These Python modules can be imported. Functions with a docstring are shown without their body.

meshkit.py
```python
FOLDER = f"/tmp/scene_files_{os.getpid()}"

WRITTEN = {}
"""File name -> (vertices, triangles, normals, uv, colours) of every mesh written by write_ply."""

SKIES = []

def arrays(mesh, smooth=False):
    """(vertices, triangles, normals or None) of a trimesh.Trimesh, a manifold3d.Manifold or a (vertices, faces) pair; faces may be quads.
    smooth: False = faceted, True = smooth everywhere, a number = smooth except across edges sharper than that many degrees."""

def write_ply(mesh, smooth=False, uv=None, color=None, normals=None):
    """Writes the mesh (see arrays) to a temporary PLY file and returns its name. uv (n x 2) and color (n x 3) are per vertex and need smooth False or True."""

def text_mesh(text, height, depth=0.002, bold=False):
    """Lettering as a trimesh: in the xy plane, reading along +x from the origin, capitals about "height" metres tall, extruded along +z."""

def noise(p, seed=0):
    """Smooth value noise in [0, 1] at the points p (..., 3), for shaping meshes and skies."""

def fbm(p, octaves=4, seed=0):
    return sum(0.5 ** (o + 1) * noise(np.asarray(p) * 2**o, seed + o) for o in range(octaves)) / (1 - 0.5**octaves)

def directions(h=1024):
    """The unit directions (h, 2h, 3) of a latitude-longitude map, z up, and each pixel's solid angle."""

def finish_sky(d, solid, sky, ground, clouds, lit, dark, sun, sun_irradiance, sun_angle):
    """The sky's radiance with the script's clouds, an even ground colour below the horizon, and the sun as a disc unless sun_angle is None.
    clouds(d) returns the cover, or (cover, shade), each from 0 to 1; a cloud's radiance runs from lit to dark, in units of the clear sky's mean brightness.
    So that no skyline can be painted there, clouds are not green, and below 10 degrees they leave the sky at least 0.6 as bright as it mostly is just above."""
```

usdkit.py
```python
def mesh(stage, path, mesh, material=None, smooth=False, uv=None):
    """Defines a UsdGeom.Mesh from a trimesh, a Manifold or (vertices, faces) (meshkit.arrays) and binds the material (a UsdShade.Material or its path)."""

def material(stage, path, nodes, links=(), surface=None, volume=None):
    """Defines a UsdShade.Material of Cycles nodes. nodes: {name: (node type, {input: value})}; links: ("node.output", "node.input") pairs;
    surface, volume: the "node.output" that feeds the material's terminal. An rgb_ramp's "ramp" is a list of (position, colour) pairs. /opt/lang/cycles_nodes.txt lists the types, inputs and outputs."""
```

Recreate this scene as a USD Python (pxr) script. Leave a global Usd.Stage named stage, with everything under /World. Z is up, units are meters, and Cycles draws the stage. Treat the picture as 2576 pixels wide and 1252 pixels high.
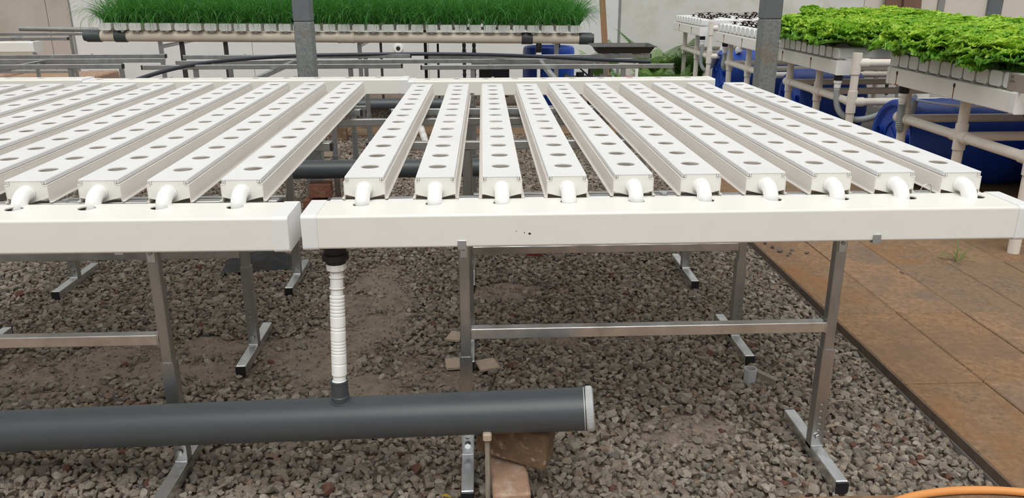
import math, random
import numpy as np, trimesh, usdkit, meshkit
import manifold3d as m3
from shapely.geometry import Polygon, Point, box as sbox
from pxr import Usd, UsdGeom, UsdLux, UsdShade, Gf, Sdf, Vt

stage = Usd.Stage.CreateInMemory()
UsdGeom.SetStageUpAxis(stage, 'Z')
UsdGeom.SetStageMetersPerUnit(stage, 1.0)
W = UsdGeom.Xform.Define(stage, '/World')
stage.SetDefaultPrim(W.GetPrim())
UsdGeom.Scope.Define(stage, '/World/Looks')
PI = math.pi

# ------------------------------------------------------------------ camera, light, exposure
FPX, YAW, PITCH, ROLL, CAM = 2030.0, .0415, .3190, .0020, (0.0, -2.061, 1.3657)
cam = UsdGeom.Camera.Define(stage, '/World/camera')
cam.CreateHorizontalApertureAttr(36.0)
cam.CreateFocalLengthAttr(36.0 * FPX / 2576)
cam.CreateClippingRangeAttr(Gf.Vec2f(.05, 200))
_f = np.array([math.sin(YAW) * math.cos(PITCH), math.cos(YAW) * math.cos(PITCH), -math.sin(PITCH)])
_r = np.array([math.cos(YAW), -math.sin(YAW), 0.0]); _d = np.cross(_f, _r)
_r2 = math.cos(ROLL) * _r + math.sin(ROLL) * _d; _d2 = -math.sin(ROLL) * _r + math.cos(ROLL) * _d
_m = np.eye(4); _m[0, :3] = _r2; _m[1, :3] = -_d2; _m[2, :3] = -_f; _m[3, :3] = CAM
cam.AddTransformOp().Set(Gf.Matrix4d(*_m.ravel().tolist()))
cam.CreateExposureAttr(0.0)
# an even, white overcast light, as under the film roof of a glasshouse
dome = UsdLux.DomeLight.Define(stage, '/World/sky')
dome.CreateIntensityAttr(1.0)
_sky = usdkit.material(stage, '/World/Looks/overcast_sky', {'tc': ('texture_coordinate', {}), 's': ('separate_xyz', {}),
    'r': ('rgb_ramp', {'ramp': [(0.0, (.15, .15, .148)), (1.0, (1.0, 1.0, .99))]}), 'b': ('background_shader', {'strength': 1.0})},
    [('tc.generated', 's.vector'), ('s.z', 'r.fac'), ('r.color', 'b.color')], surface='b.background')
UsdShade.MaterialBindingAPI.Apply(dome.GetPrim()).Bind(_sky)

# the sun behind the camera, spread wide by the film
sun = UsdLux.DistantLight.Define(stage, '/World/sun')
sun.CreateIntensityAttr(.46); sun.CreateAngleAttr(40.0); sun.CreateColorAttr(Gf.Vec3f(1.0, .985, .955)); sun.CreateNormalizeAttr(True)
sun.AddRotateXYZOp().Set(Gf.Vec3f(35.0, 0, -4.0))

# ------------------------------------------------------------------ helpers
def M(name, nodes, links, **k):
    return usdkit.material(stage, '/World/Looks/' + name, nodes, links, **k)

def plain(name, col, rough=.5, metal=0.0, var=.06, scale=30, bump=0.0, bscale=200, spec=.5, trans=0.0, stretch=(1, 1, 1), coord='geometry.position', dirt=None):
    """A principled surface whose colour wanders a little by noise; optional bump, dirt blotches and leaf translucency."""
    c = np.array(col, float)
    n = {'tc': ('geometry' if coord.startswith('geometry') else 'texture_coordinate', {}),
         'mp': ('mapping', {'scale': stretch}),
         'n': ('noise_texture', {'scale': scale, 'detail': 4.0, 'roughness': .6}),
         'r': ('rgb_ramp', {'ramp': [(.25, c * (1 - var)), (.75, np.minimum(c * (1 + var), 1))]}),
         'p': ('principled_bsdf', {'roughness': rough, 'metallic': metal, 'specular_ior_level': spec})}
    src = coord if coord.startswith('geometry') else 'tc.' + coord.split('.')[1]
    l = [(src.replace('geometry', 'tc'), 'mp.vector'), ('mp.vector', 'n.vector'), ('n.fac', 'r.fac')]
    out = 'r.color'
    if dirt:
        dc, ds, lo, hi = dirt
        n['dn'] = ('noise_texture', {'scale': ds, 'detail': 6.0, 'roughness': .65})
        n['dr'] = ('rgb_ramp', {'ramp': [(lo, (0, 0, 0)), (hi, (1, 1, 1))]})
        n['dm'] = ('mix_color', {'b': dc})
        l += [('mp.vector', 'dn.vector'), ('dn.fac', 'dr.fac'), ('dr.color', 'dm.fac'), (out, 'dm.a')]
        out = 'dm.result'
    l.append((out, 'p.base_color'))
    if bump:
        n['bn'] = ('noise_texture', {'scale': bscale, 'detail': 4.0})
        n['b'] = ('bump', {'strength': bump, 'distance': .004})
        l += [('mp.vector', 'bn.vector'), ('bn.fac', 'b.height'), ('b.normal', 'p.normal')]
    surf = 'p.BSDF'
    if trans:
        n['t'] = ('translucent_bsdf', {})
        n['mx'] = ('mix_closure', {'fac': trans})
        l += [(out, 't.color'), ('p.BSDF', 'mx.closure1'), ('t.BSDF', 'mx.closure2')]
        surf = 'mx.closure'
    return M(name, n, l, surface=surf)

used = {}
def path_for(name, parent):
    base = (str(parent.GetPath()) if parent else '/World') + '/'
    k = used.get(base + name, -1) + 1
    used[base + name] = k
    return base + (name if k == 0 else f'{name}_{k:03d}')
def tag(p, label=None, cat=None, group=None, kind=None):
    p = p.GetPrim() if hasattr(p, 'GetPrim') else p
    for k, v in (('label', label), ('category', cat), ('group', group), ('kind', kind)):
        if v: p.SetCustomDataByKey(k, v)
    return p
def obj(name, mesh, mat, parent=None, smooth=35, label=None, cat=None, group=None, kind=None):
    m = usdkit.mesh(stage, path_for(name, parent), cat_(mesh), mat, smooth)
    return tag(m, label, cat, group, kind)
def thing(name, label, cat, loc=(0, 0, 0), rot=(0, 0, 0), group=None, kind=None, scale=None):
    x = UsdGeom.Xform.Define(stage, path_for(name, None))
    place(x, loc, rot, scale)
    return tag(x, label, cat, group, kind)
def place(x, loc, rot, scale=None):
    x.AddTranslateOp().Set(Gf.Vec3d(*map(float, loc)))
    if any(rot): x.AddRotateXYZOp().Set(Gf.Vec3f(*[math.degrees(a) for a in rot]))
    if scale is not None: x.AddScaleOp().Set(Gf.Vec3f(*(scale if np.ndim(scale) else (scale,) * 3)))
def dup(root, label, loc, rot=(0, 0, 0), group=None, scale=None, name=None):
    was = root.GetCustomData()
    x = UsdGeom.Xform.Define(stage, path_for(name or root.GetName().rstrip('0123456789').rstrip('_'), None))
    p = x.GetPrim()
    p.GetReferences().AddInternalReference(root.GetPath()); p.SetInstanceable(True)
    x.ClearXformOpOrder()
    t = x.GetTranslateOp() if x.GetTranslateOp() else x.AddTranslateOp()
    ops = [t]; t.Set(Gf.Vec3d(*map(float, loc)))
    r = x.GetRotateXYZOp() or x.AddRotateXYZOp(); r.Set(Gf.Vec3f(*[float(math.degrees(a)) for a in rot])); ops.append(r)
    s = x.GetScaleOp() or x.AddScaleOp(); s.Set(Gf.Vec3f(*((scale if np.ndim(scale) else (scale,) * 3) if scale is not None else (1, 1, 1)))); ops.append(s)
    x.SetXformOpOrder(ops)
    return tag(p, label, was.get('category'), group or was.get('group'))

def cat_(ms):
    if isinstance(ms, list):
        vs, fs, n = [], [], 0
        for m in ms:
            m = tm(m); vs.append(np.asarray(m[0], float)); fs.append(np.asarray(m[1], int) + n); n += len(m[0])
        return np.vstack(vs), np.vstack(fs)
    return tm(ms)
def tm(m):
    if hasattr(m, 'to_mesh'):
        q = m.to_mesh(); return np.array(q.vert_properties[:, :3]), np.array(q.tri_verts)
    if hasattr(m, 'vertices'): return np.array(m.vertices), np.array(m.faces)
    return np.asarray(m[0], float), np.asarray(m[1], int)
def mv(m, t=(0, 0, 0), R=None):
    v, f = tm(m)
    if R is not None: v = v @ np.asarray(R).T
    return v + np.asarray(t, float), f
def rz(a): c, s = math.cos(a), math.sin(a); return np.array([[c, -s, 0], [s, c, 0], [0, 0, 1.0]])
def rx(a): c, s = math.cos(a), math.sin(a); return np.array([[1.0, 0, 0], [0, c, -s], [0, s, c]])
def ry(a): c, s = math.cos(a), math.sin(a); return np.array([[c, 0, s], [0, 1.0, 0], [-s, 0, c]])
def bx(x0, x1, y0, y1, z0, z1, ch=0.0):
    x0, x1 = sorted((x0, x1)); y0, y1 = sorted((y0, y1)); z0, z1 = sorted((z0, z1))
    if ch <= 0:
        return tm(trimesh.creation.box(bounds=[[x0, y0, z0], [x1, y1, z1]]))
    ch = min(ch, .45 * (x1 - x0), .45 * (y1 - y0), .45 * (z1 - z0))
    P = []
    for a, sx in ((x0, 1), (x1, -1)):
        for b, sy in ((y0, 1), (y1, -1)):
            for c, sz in ((z0, 1), (z1, -1)):
                P += [(a + sx * ch, b + sy * ch, c), (a + sx * ch, b, c + sz * ch), (a, b + sy * ch, c + sz * ch)]
    return tm(m3.Manifold.hull_points(np.array(P)))
def sweep(pts, r, n=12, caps=True):
    P = np.asarray(pts, float); k = len(P); r = np.full(k, r, float) if np.ndim(r) == 0 else np.asarray(r, float)
    T = np.gradient(P, axis=0); T /= np.linalg.norm(T, axis=1)[:, None]
    a = np.array([0, 0, 1.0]) if abs(T[0, 2]) < .9 else np.array([1.0, 0, 0])
    N = np.cross(T[0], a); N /= np.linalg.norm(N); V = []
    ang = np.arange(n) * 2 * PI / n
    for i in range(k):
        N = N - T[i] * N.dot(T[i]); N /= np.linalg.norm(N); B = np.cross(T[i], N)
        V.append(P[i] + r[i] * (np.cos(ang)[:, None] * N + np.sin(ang)[:, None] * B))
    F = []
    for i in range(k - 1):
        for j in range(n):
            a0, a1 = i * n + j, i * n + (j + 1) % n
            F += [(a0, a1, a1 + n), (a0, a1 + n, a0 + n)]
    V = np.vstack(V)
    if caps:
        V = np.vstack([V, P[:1], P[-1:]]); c0 = k * n
        F += [(c0, (j + 1) % n, j) for j in range(n)] + [(c0 + 1, (k - 1) * n + j, (k - 1) * n + (j + 1) % n) for j in range(n)]
    return V, np.array(F)[:, ::-1] if False else np.array(F)
def fixn(m):
    t = trimesh.Trimesh(*tm(m), process=False); trimesh.repair.fix_normals(t, multibody=True); return t.vertices.copy(), t.faces.copy()
def cyl(p0, p1, r, n=20): return sweep([p0, p1], r, n)
def lathe(prof, n=24, axis='z', at=(0, 0, 0)):
    """prof: (radius, height) from bottom to top."""
    V, F = [], []; ang = np.arange(n) * 2 * PI / n
    for r, h in prof: V.append(np.stack([r * np.cos(ang), r * np.sin(ang), np.full(n, h)], 1))
    for i in range(len(prof) - 1):
        for j in range(n):
            a, b = i * n + j, i * n + (j + 1) % n
            F += [(a, b, b + n), (a, b + n, a + n)]
    V = np.vstack(V)
    if axis == 'x': V = V[:, [2, 0, 1]]
    if axis == 'y': V = V[:, [1, 2, 0]]
    return V + np.array(at, float), np.array(F)
def spline(pts, n=40):
    from scipy.interpolate import CubicSpline
    P = np.asarray(pts, float); s = np.r_[0, np.cumsum(np.linalg.norm(np.diff(P, axis=0), axis=1))]
    return CubicSpline(s, P)(np.linspace(0, s[-1], n))
def sq_tube(axis, a0, a1, c, w, h=None, ch=.002):
    """a square steel tube along an axis; c = the two other centre coordinates."""
    h = h or w
    if axis == 'x': return bx(a0, a1, c[0] - w / 2, c[0] + w / 2, c[1] - h / 2, c[1] + h / 2, ch)
    if axis == 'y': return bx(c[0] - w / 2, c[0] + w / 2, a0, a1, c[1] - h / 2, c[1] + h / 2, ch)
    return bx(c[0] - w / 2, c[0] + w / 2, c[1] - h / 2, c[1] + h / 2, a0, a1, ch)
def extr(poly, h):
    g = trimesh.creation.extrude_polygon(poly, h, engine='earcut'); return tm(g)
def hose_profile(pts, r0, r1, pitch, n=14):
    """corrugated hose: radius swings between r0 and r1 along the way."""
    P = np.asarray(pts, float); s = np.r_[0, np.cumsum(np.linalg.norm(np.diff(P, axis=0), axis=1))]
    k = int(s[-1] / pitch * 4) + 2; t = np.linspace(0, s[-1], k)
    Q = np.stack([np.interp(t, s, P[:, i]) for i in range(3)], 1)
    return sweep(Q, r0 + (r1 - r0) * (.5 - .5 * np.cos(t / pitch * 2 * PI)), n)
rng = np.random.default_rng(7); random.seed(7)

# ------------------------------------------------------------------ materials
PVC = plain('white_pvc', (.785, .77, .72), .32, var=.02, scale=6, dirt=((.70, .66, .60), 9, .62, .95))
PVCL = plain('white_lid_pvc', (.90, .90, .895), .34, var=.02, scale=5, dirt=((.80, .79, .77), 14, .66, 1.0), trans=.40)
PVCB = plain('white_channel_pvc', (.90, .87, .825), .34, var=.02, scale=5, trans=.33)
CAPW = plain('cap_pvc', (.765, .765, .755), .34, var=.03, scale=12)
PIPEW = plain('white_fitting_pvc', (.86, .86, .84), .28, var=.01)
BEIGE = plain('beige_pvc', (.74, .665, .55), .45, var=.07, scale=12, stretch=(.3, 1, 1), dirt=((.42, .34, .25), 6, .55, .9))
FRAMEPVC = plain('frame_pvc', (.72, .665, .585), .42, var=.05, scale=8, dirt=((.45, .38, .30), 5, .6, .95))
STEEL = plain('galvanized_steel', (.45, .46, .46), .38, metal=1.0, var=.25, scale=18, stretch=(1, 1, .35), dirt=((.28, .26, .23), 9, .52, .82))
STEELB = plain('bright_galvanized_steel', (.66, .675, .68), .3, metal=1.0, var=.2, scale=14, dirt=((.42, .42, .41), 12, .55, .8))
COLST = M('spangled_steel', {'g': ('geometry', {}), 'v': ('voronoi_texture', {'scale': 95.0}), 'n': ('noise_texture', {'scale': 7.0, 'detail': 5.0}),
    'r': ('rgb_ramp', {'ramp': [(0.0, (.17, .185, .185)), (.5, (.22, .235, .23)), (1.0, (.28, .295, .285))]}),
    'r2': ('rgb_ramp', {'ramp': [(.56, (0, 0, 0)), (.78, (1, 1, 1))]}), 'mx': ('mix_color', {'b': (.25, .19, .12)}),
    'p': ('principled_bsdf', {'roughness': .5, 'metallic': .45})},
    [('g.position', 'v.vector'), ('g.position', 'n.vector'), ('v.color', 'r.fac'), ('n.fac', 'r2.fac'), ('r2.color', 'mx.fac'), ('r.color', 'mx.a'), ('mx.result', 'p.base_color')], surface='p.BSDF')
COLP = plain('painted_steel', (.145, .16, .168), .45, metal=.3, var=.12, scale=9, dirt=((.22, .17, .12), 8, .6, .85))
BLACK = plain('black_plastic', (.012, .012, .013), .4, var=.1)
DARKST = plain('dark_steel', (.06, .058, .055), .5, metal=.5, var=.2)
GREYP = plain('dark_grey_pvc', (.054, .062, .068), .42, var=.06, scale=10, dirt=((.085, .088, .09), 30, .66, .9))
CAPG = plain('grey_cap', (.42, .43, .43), .4, var=.04)
BLUE = plain('blue_plastic', (.014, .068, .40), .36, var=.12, scale=4, dirt=((.03, .09, .38), 8, .6, .9))
HOSEG = plain('grey_hose', (.36, .39, .39), .45, var=.06)
ORANGE = plain('orange_hose', (.72, .30, .085), .42, var=.04)
NAVY = plain('black_pe_pipe', (.022, .027, .036), .38, var=.08)
SOIL = plain('soil', (.235, .19, .152), .95, var=.3, scale=22, bump=.8, bscale=160, spec=.2, dirt=((.10, .08, .064), 5, .52, .75))
SLABS = [plain('paving_%d' % i, c, .9, var=.34, scale=48, bump=.9, bscale=190, spec=.25, dirt=(d, 3.6, .44, .70)) for i, (c, d) in enumerate([
    ((0.252, 0.154, 0.086), (0.185, 0.120, 0.078)), ((0.231, 0.149, 0.090), (0.260, 0.133, 0.057)), ((0.210, 0.145, 0.094), (0.244, 0.158, 0.090)), ((0.265, 0.166, 0.098), (0.168, 0.129, 0.098))])]
BRICKD = plain('weathered_brick', (.15, .095, .055), .85, var=.3, scale=28, bump=.6, bscale=90, dirt=((.36, .28, .20), 34, .55, .66))
BRICKP = plain('pale_brick', (.34, .215, .145), .85, var=.16, scale=30, bump=.5, bscale=110, dirt=((.46, .36, .28), 22, .5, .68))
BRICKR = plain('red_brick', (.19, .078, .048), .9, var=.3, scale=26, bump=.6, bscale=90, dirt=((.36, .20, .12), 8, .55, .8))
PALEB = plain('pale_block', (.42, .34, .26), .85, var=.15, scale=20, bump=.4, bscale=90)
WOOD = plain('wood', (.30, .165, .085), .7, var=.25, scale=10, stretch=(6, 6, .5))
BROWN = plain('brown_board', (.16, .085, .055), .6, var=.1, scale=3)
STAKE = plain('weathered_stake', (.24, .215, .17), .8, var=.25, scale=30, stretch=(4, 4, .6))
WALLW = plain('white_wall_panel', (.66, .665, .655), .55, var=.03, scale=2.5, dirt=((.50, .50, .47), 2.2, .6, .95))
WALLG = plain('stained_wall_panel', (.60, .60, .565), .6, var=.05, scale=1.6, dirt=((.50, .47, .36), 2.4, .5, .72))
WALLB = plain('beige_wall_panel', (.44, .40, .35), .6, var=.08, scale=2.0, dirt=((.34, .31, .24), 1.7, .48, .75))
WALLR = plain('cream_wall_panel', (.60, .55, .47), .55, var=.04, scale=1.5)
SEAM = plain('panel_trim', (.27, .27, .26), .5, metal=.3, var=.15, scale=8)
EDGE = plain('edging', (.115, .085, .064), .85, var=.3, scale=20)
CONC = plain('concrete', (.22, .21, .20), .9, var=.2, scale=6, bump=.3, dirt=((.12, .11, .10), 3, .5, .75))
RUST = plain('rust', (.33, .11, .03), .8, var=.3, scale=60)
RUSTD = plain('dark_hole_grime', (.03, .02, .015), .8)
CARD = plain('grey_card', (.31, .27, .23), .8, var=.08, scale=20)
INK = plain('marker_ink', (.02, .02, .025), .7)
REDP = plain('red_plastic', (.26, .04, .024), .4)
YEL = plain('yellow_leaf', (.42, .27, .03), .6, trans=.3)
DRY = plain('dry_stalk', (.34, .26, .18), .8)
SHEET = plain('black_sheet', (.018, .017, .017), .6, var=.3, scale=25)
def leafmat(name, a, b, t=.35, scale=9, rough=.45):
    return M(name, {'g': ('geometry', {}), 'o': ('object_info', {}), 'n': ('noise_texture', {'scale': float(scale), 'detail': 4.0}),
        'ad': ('math', {'math_type': 'multiply_add', 'value2': .35, 'value3': -.17}), 'sm': ('math', {'math_type': 'add'}),
        'r': ('rgb_ramp', {'ramp': [(.3, a), (.72, b)]}), 'p': ('principled_bsdf', {'roughness': rough}), 't': ('translucent_bsdf', {}), 'm': ('mix_closure', {'fac': t})},
        [('g.position', 'n.vector'), ('o.random', 'ad.value1'), ('n.fac', 'sm.value1'), ('ad.value', 'sm.value2'), ('sm.value', 'r.fac'), ('r.color', 'p.base_color'), ('r.color', 't.color'), ('p.BSDF', 'm.closure1'), ('t.BSDF', 'm.closure2')], surface='m.closure')
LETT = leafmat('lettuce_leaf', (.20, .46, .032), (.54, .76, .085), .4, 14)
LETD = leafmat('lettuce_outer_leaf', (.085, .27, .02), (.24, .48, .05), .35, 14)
CHIVE = leafmat('chive_blade', (.032, .16, .022), (.095, .31, .035), .25, 14)
FERN = leafmat('fern_leaf', (.05, .13, .025), (.17, .30, .06), .3, 6)
DARKL = plain('dark_seedling', (.035, .016, .014), .6, var=.3)
GRASS = plain('grass_blade', (.13, .24, .05), .6, trans=.3)
STONES = [plain('stone_%d' % i, c, .95, var=.22, scale=60, bump=.8, bscale=420, spec=.15, dirt=(tuple(.22 * q for q in c), 330, .56, .70)) for i, c in enumerate([
    (0.295, 0.256, 0.207), (0.245, 0.207, 0.166), (0.337, 0.298, 0.247), (0.203, 0.174, 0.143), (0.278, 0.232, 0.181), (0.227, 0.204, 0.177), (0.320, 0.270, 0.211), (0.253, 0.186, 0.136), (0.186, 0.166, 0.144), (0.380, 0.340, 0.285), (0.253, 0.224, 0.184), (0.156, 0.080, 0.059)])]

# ------------------------------------------------------------------ ground
def soil_mask(x, y):
    """How bare the gravel is, 0 to 1: the sandy patches that show between the stones."""
    x, y = np.asarray(x, float), np.asarray(y, float); m = np.zeros(np.broadcast(x, y).shape)
    for cx, cy, a, b, s in ((-.50, 1.25, .20, .62, 1), (-.95, .80, .85, .20, 1), (-.42, .66, .30, .26, 1), (.10, 1.46, .20, .12, .9), (.42, .92, .26, .09, .8), (.68, .20, .17, .10, .8), (.28, 3.25, .3, .16, 1), (-.2, .60, .2, .12, .8), (-1.65, .62, .4, .13, .9)):
        d = ((x - cx) / a) ** 2 + ((y - cy) / b) ** 2
        m = np.maximum(m, s * np.clip(1.45 - d, 0, 1))
    n = meshkit.fbm(np.stack([x * 9, y * 9, x * 0], -1), 3, 5)
    return np.clip(m * (-.1 + 2.1 * n), 0, 1)
bed = thing('gravel_bed', None, None, kind='structure')
tag(bed, 'dark grey crushed stone bed under the channel tables', None)
gx, gy = np.meshgrid(np.linspace(-7.5, 1.475, 300), np.linspace(-.205, 9.9, 340), indexing='ij')
gz = -.022 - .006 * np.clip((gx - 1.2) / .2, 0, 1) + .026 * soil_mask(gx, gy) + .010 * (meshkit.fbm(np.stack([gx * 14, gy * 14, gx * 0], -1), 3, 2) - .5)
idx = np.arange(gx.size).reshape(gx.shape)
q = np.stack([idx[:-1, :-1].ravel(), idx[1:, :-1].ravel(), idx[1:, 1:].ravel(), idx[:-1, 1:].ravel()], 1)
obj('soil', (np.stack([gx, gy, gz], -1).reshape(-1, 3), q), SOIL, bed, True)
def rock(seed, k=19):
    r = np.random.default_rng(seed); p = r.normal(size=(k, 3)); p /= np.linalg.norm(p, axis=1)[:, None]
    p *= (1 + .22 * r.normal(size=(k, 1))).clip(.6, 1.35) * np.array([1.0, r.uniform(.68, .95), r.uniform(.5, .8)])
    v, f = tm(m3.Manifold.hull_points(p)); return v / np.abs(v).max(), f
rocks = [rock(100 + i) for i in range(12)]
def scatter(x0, x1, y0, y1, cell):
    nx, ny = int((x1 - x0) / cell), int((y1 - y0) / cell)
    X, Y = np.meshgrid(x0 + (np.arange(nx) + .5) * cell, y0 + (np.arange(ny) + .5) * cell, indexing='ij')
    X = (X + rng.uniform(-.5, .5, X.shape) * cell * 1.05).ravel(); Y = (Y + rng.uniform(-.5, .5, Y.shape) * cell * 1.05).ravel()
    keep = (rng.uniform(size=X.size) > soil_mask(X, Y) * 1.0) & (X < 1.466)
    return X[keep], Y[keep]
S = [scatter(-2.7, 1.472, -.19, 2.9, .0178), scatter(-2.9, 1.46, 2.9, 5.45, .0225), scatter(-2.4, 1.9, 6.1, 7.1, .035)]
X = np.concatenate([s[0] for s in S]); Y = np.concatenate([s[1] for s in S])
gx_, gy_ = rng.uniform(-2.3, 1.0, 26000), rng.uniform(-.1, 2.3, 26000); kp = rng.uniform(size=26000) < soil_mask(gx_, gy_) * 1.3   # grit on the bare soil
R_ = np.concatenate([np.full(len(s[0]), c) for s, c in zip(S, (.0138, .016, .022))]) * rng.uniform(.55, 1.35, len(X))
X = np.append(X, gx_[kp]); Y = np.append(Y, gy_[kp]); R_ = np.append(R_, rng.uniform(.0022, .0062, kp.sum()))
R_ *= np.where(rng.uniform(size=len(X)) < .04, 1.35, 1.0)
Z = rng.uniform(-.006, .006, len(X)) + R_ * .2 - .006 - .008 * np.clip((X - 1.2) / .2, 0, 1) * (Y < 5) + np.where(R_ < .0063, .008 * soil_mask(X, Y), 0)
kind_ = rng.choice(12, len(X), p=[.13, .13, .10, .11, .1, .11, .09, .05, .075, .045, .055, .005]); ang = rng.uniform(0, 2 * PI, len(X)); tx, ty = rng.uniform(-.5, .5, (2, len(X)))
# a few stones that lie on the paving beside the bed
for px, py, pr in ((1.56, 1.86, .016), (1.60, 1.83, .014), (1.63, 1.88, .013), (1.58, 1.80, .012), (1.69, 1.83, .013), (1.545, 1.93, .015), (1.53, 2.0, .016), (1.57, 2.05, .014)):
    X, Y, Z, R_ = np.append(X, px), np.append(Y, py), np.append(Z, .03 + pr * .4), np.append(R_, pr); kind_ = np.append(kind_, 8); ang = np.append(ang, px * 50); tx = np.append(tx, .1); ty = np.append(ty, .1)
for px, py in ((1.15, .08), (1.22, .02), (1.28, -.02), (1.32, .10), (1.05, -.1), (.9, -.08), (1.36, -.1), (1.12, .25)):
    k = int(np.argmin((X - px) ** 2 + (Y - py) ** 2)); kind_[k] = 11; R_[k] = .012; Z[k] += .006
# the 300 that show largest are parts of their own
rel = np.stack([X, Y, Z], 1) - np.array(CAM); dep = rel @ _f; uu = 1288 + FPX * (rel @ _r2) / dep; vv = 626 + FPX * (rel @ _d2) / dep
seen = (uu > 10) & (uu < 2566) & (vv < 1245) & (vv > 0); size = np.where(seen, R_ / np.maximum(dep, .1), 0)
near = np.argsort(-size)[:300]; rest = np.setdiff1d(np.arange(len(X)), near)
def stone_R(i): return rz(ang[i]) @ rx(tx[i]) @ ry(ty[i])
def fine_rock(i):
    t = trimesh.Trimesh(*rocks[i], process=False); v, f = trimesh.remesh.subdivide(t.vertices, t.faces)
    n = v / np.linalg.norm(v, axis=1)[:, None]; v = v + n * ((meshkit.fbm(v * 3.1, 2, i) - .5) * .22)[:, None]; return v, f
fine = [fine_rock(i) for i in range(12)]
for i in near:
    obj('stone', mv((fine[kind_[i]][0] * R_[i], fine[kind_[i]][1]), (X[i], Y[i], Z[i]), stone_R(i)), STONES[kind_[i]], bed, 26)
pi_ = UsdGeom.PointInstancer.Define(stage, path_for('loose_stones', bed)); tag(pi_, None, None, None, 'stuff')
pr = []
for i in range(12):
    pr.append(usdkit.mesh(stage, str(pi_.GetPath()) + '/prototypes/rock_%03d' % i, rocks[i], STONES[i], 24).GetPath())
pi_.CreatePrototypesRel().SetTargets(pr)
pi_.CreateProtoIndicesAttr(Vt.IntArray.FromNumpy(kind_[rest].astype(np.int32)))
pi_.CreatePositionsAttr(Vt.Vec3fArray.FromNumpy(np.stack([X, Y, Z], 1)[rest].astype(np.float32)))
pi_.CreateScalesAttr(Vt.Vec3fArray.FromNumpy(np.repeat(R_[rest][:, None], 3, 1).astype(np.float32)))
hq = []
for a, b, c in zip(ang[rest], tx[rest], ty[rest]):
    w = np.array([math.cos(b / 2) * math.cos(c / 2), math.sin(b / 2) * math.cos(c / 2), math.cos(b / 2) * math.sin(c / 2), math.sin(b / 2) * math.sin(c / 2)])
    ca, sa = math.cos(a / 2), math.sin(a / 2)
    hq.append(Gf.Quath(float(ca * w[0] - sa * w[3]), float(ca * w[1] - sa * w[2]), float(ca * w[2] + sa * w[1]), float(ca * w[3] + sa * w[0])))
pi_.CreateOrientationsAttr(Vt.QuathArray(hq))

pave = thing('floor', None, None, kind='structure')
obj('slab_bedding', [bx(1.47, 16.5, -.9, 9.9, -.06, -.004), bx(-9.5, 16.5, -7.0, -.9, -.06, .02), bx(-9.5, 1.47, -.9, -.212, -.06, -.004), bx(-3.4, 1.47, 5.50, 6.06, -.06, -.004), bx(-3.4, 1.47, 7.1, 7.5, -.06, -.004)], CONC, pave)
def slab(x0, x1, y0, y1, z=.03, g=.0022):
    j = rng.uniform(-.0012, .0012, 4); dz = rng.uniform(-.0015, .0015)
    obj('paving_slab', bx(x0 + g + j[0], x1 - g + j[1], y0 + g + j[2], y1 - g + j[3], -.03, z + dz, .004), SLABS[int(rng.integers(4))], pave)
obj('edging', bx(1.4735, 1.4785, -.208, 5.4, -.07, .0285, .001), EDGE, pave, label='dark edging strip between the stones and the slabs')
PX, PY = .287, .622
for i in range(0, 14):
    for j in range(-2, 8):
        slab(1.478 + i * PX, 1.478 + (i + 1) * PX, -.208 + j * PY, -.208 + (j + 1) * PY)
for i in range(0, 15):
    for j in (-1, -2):
        slab(1.478 - (i + 1) * PX, 1.478 - i * PX, -.208 + j * PY, -.208 + (j + 1) * PY)
for i in range(0, 16): slab(1.47 - (i + 1) * .30, 1.47 - i * .30, 5.49, 6.08, .015)
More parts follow.
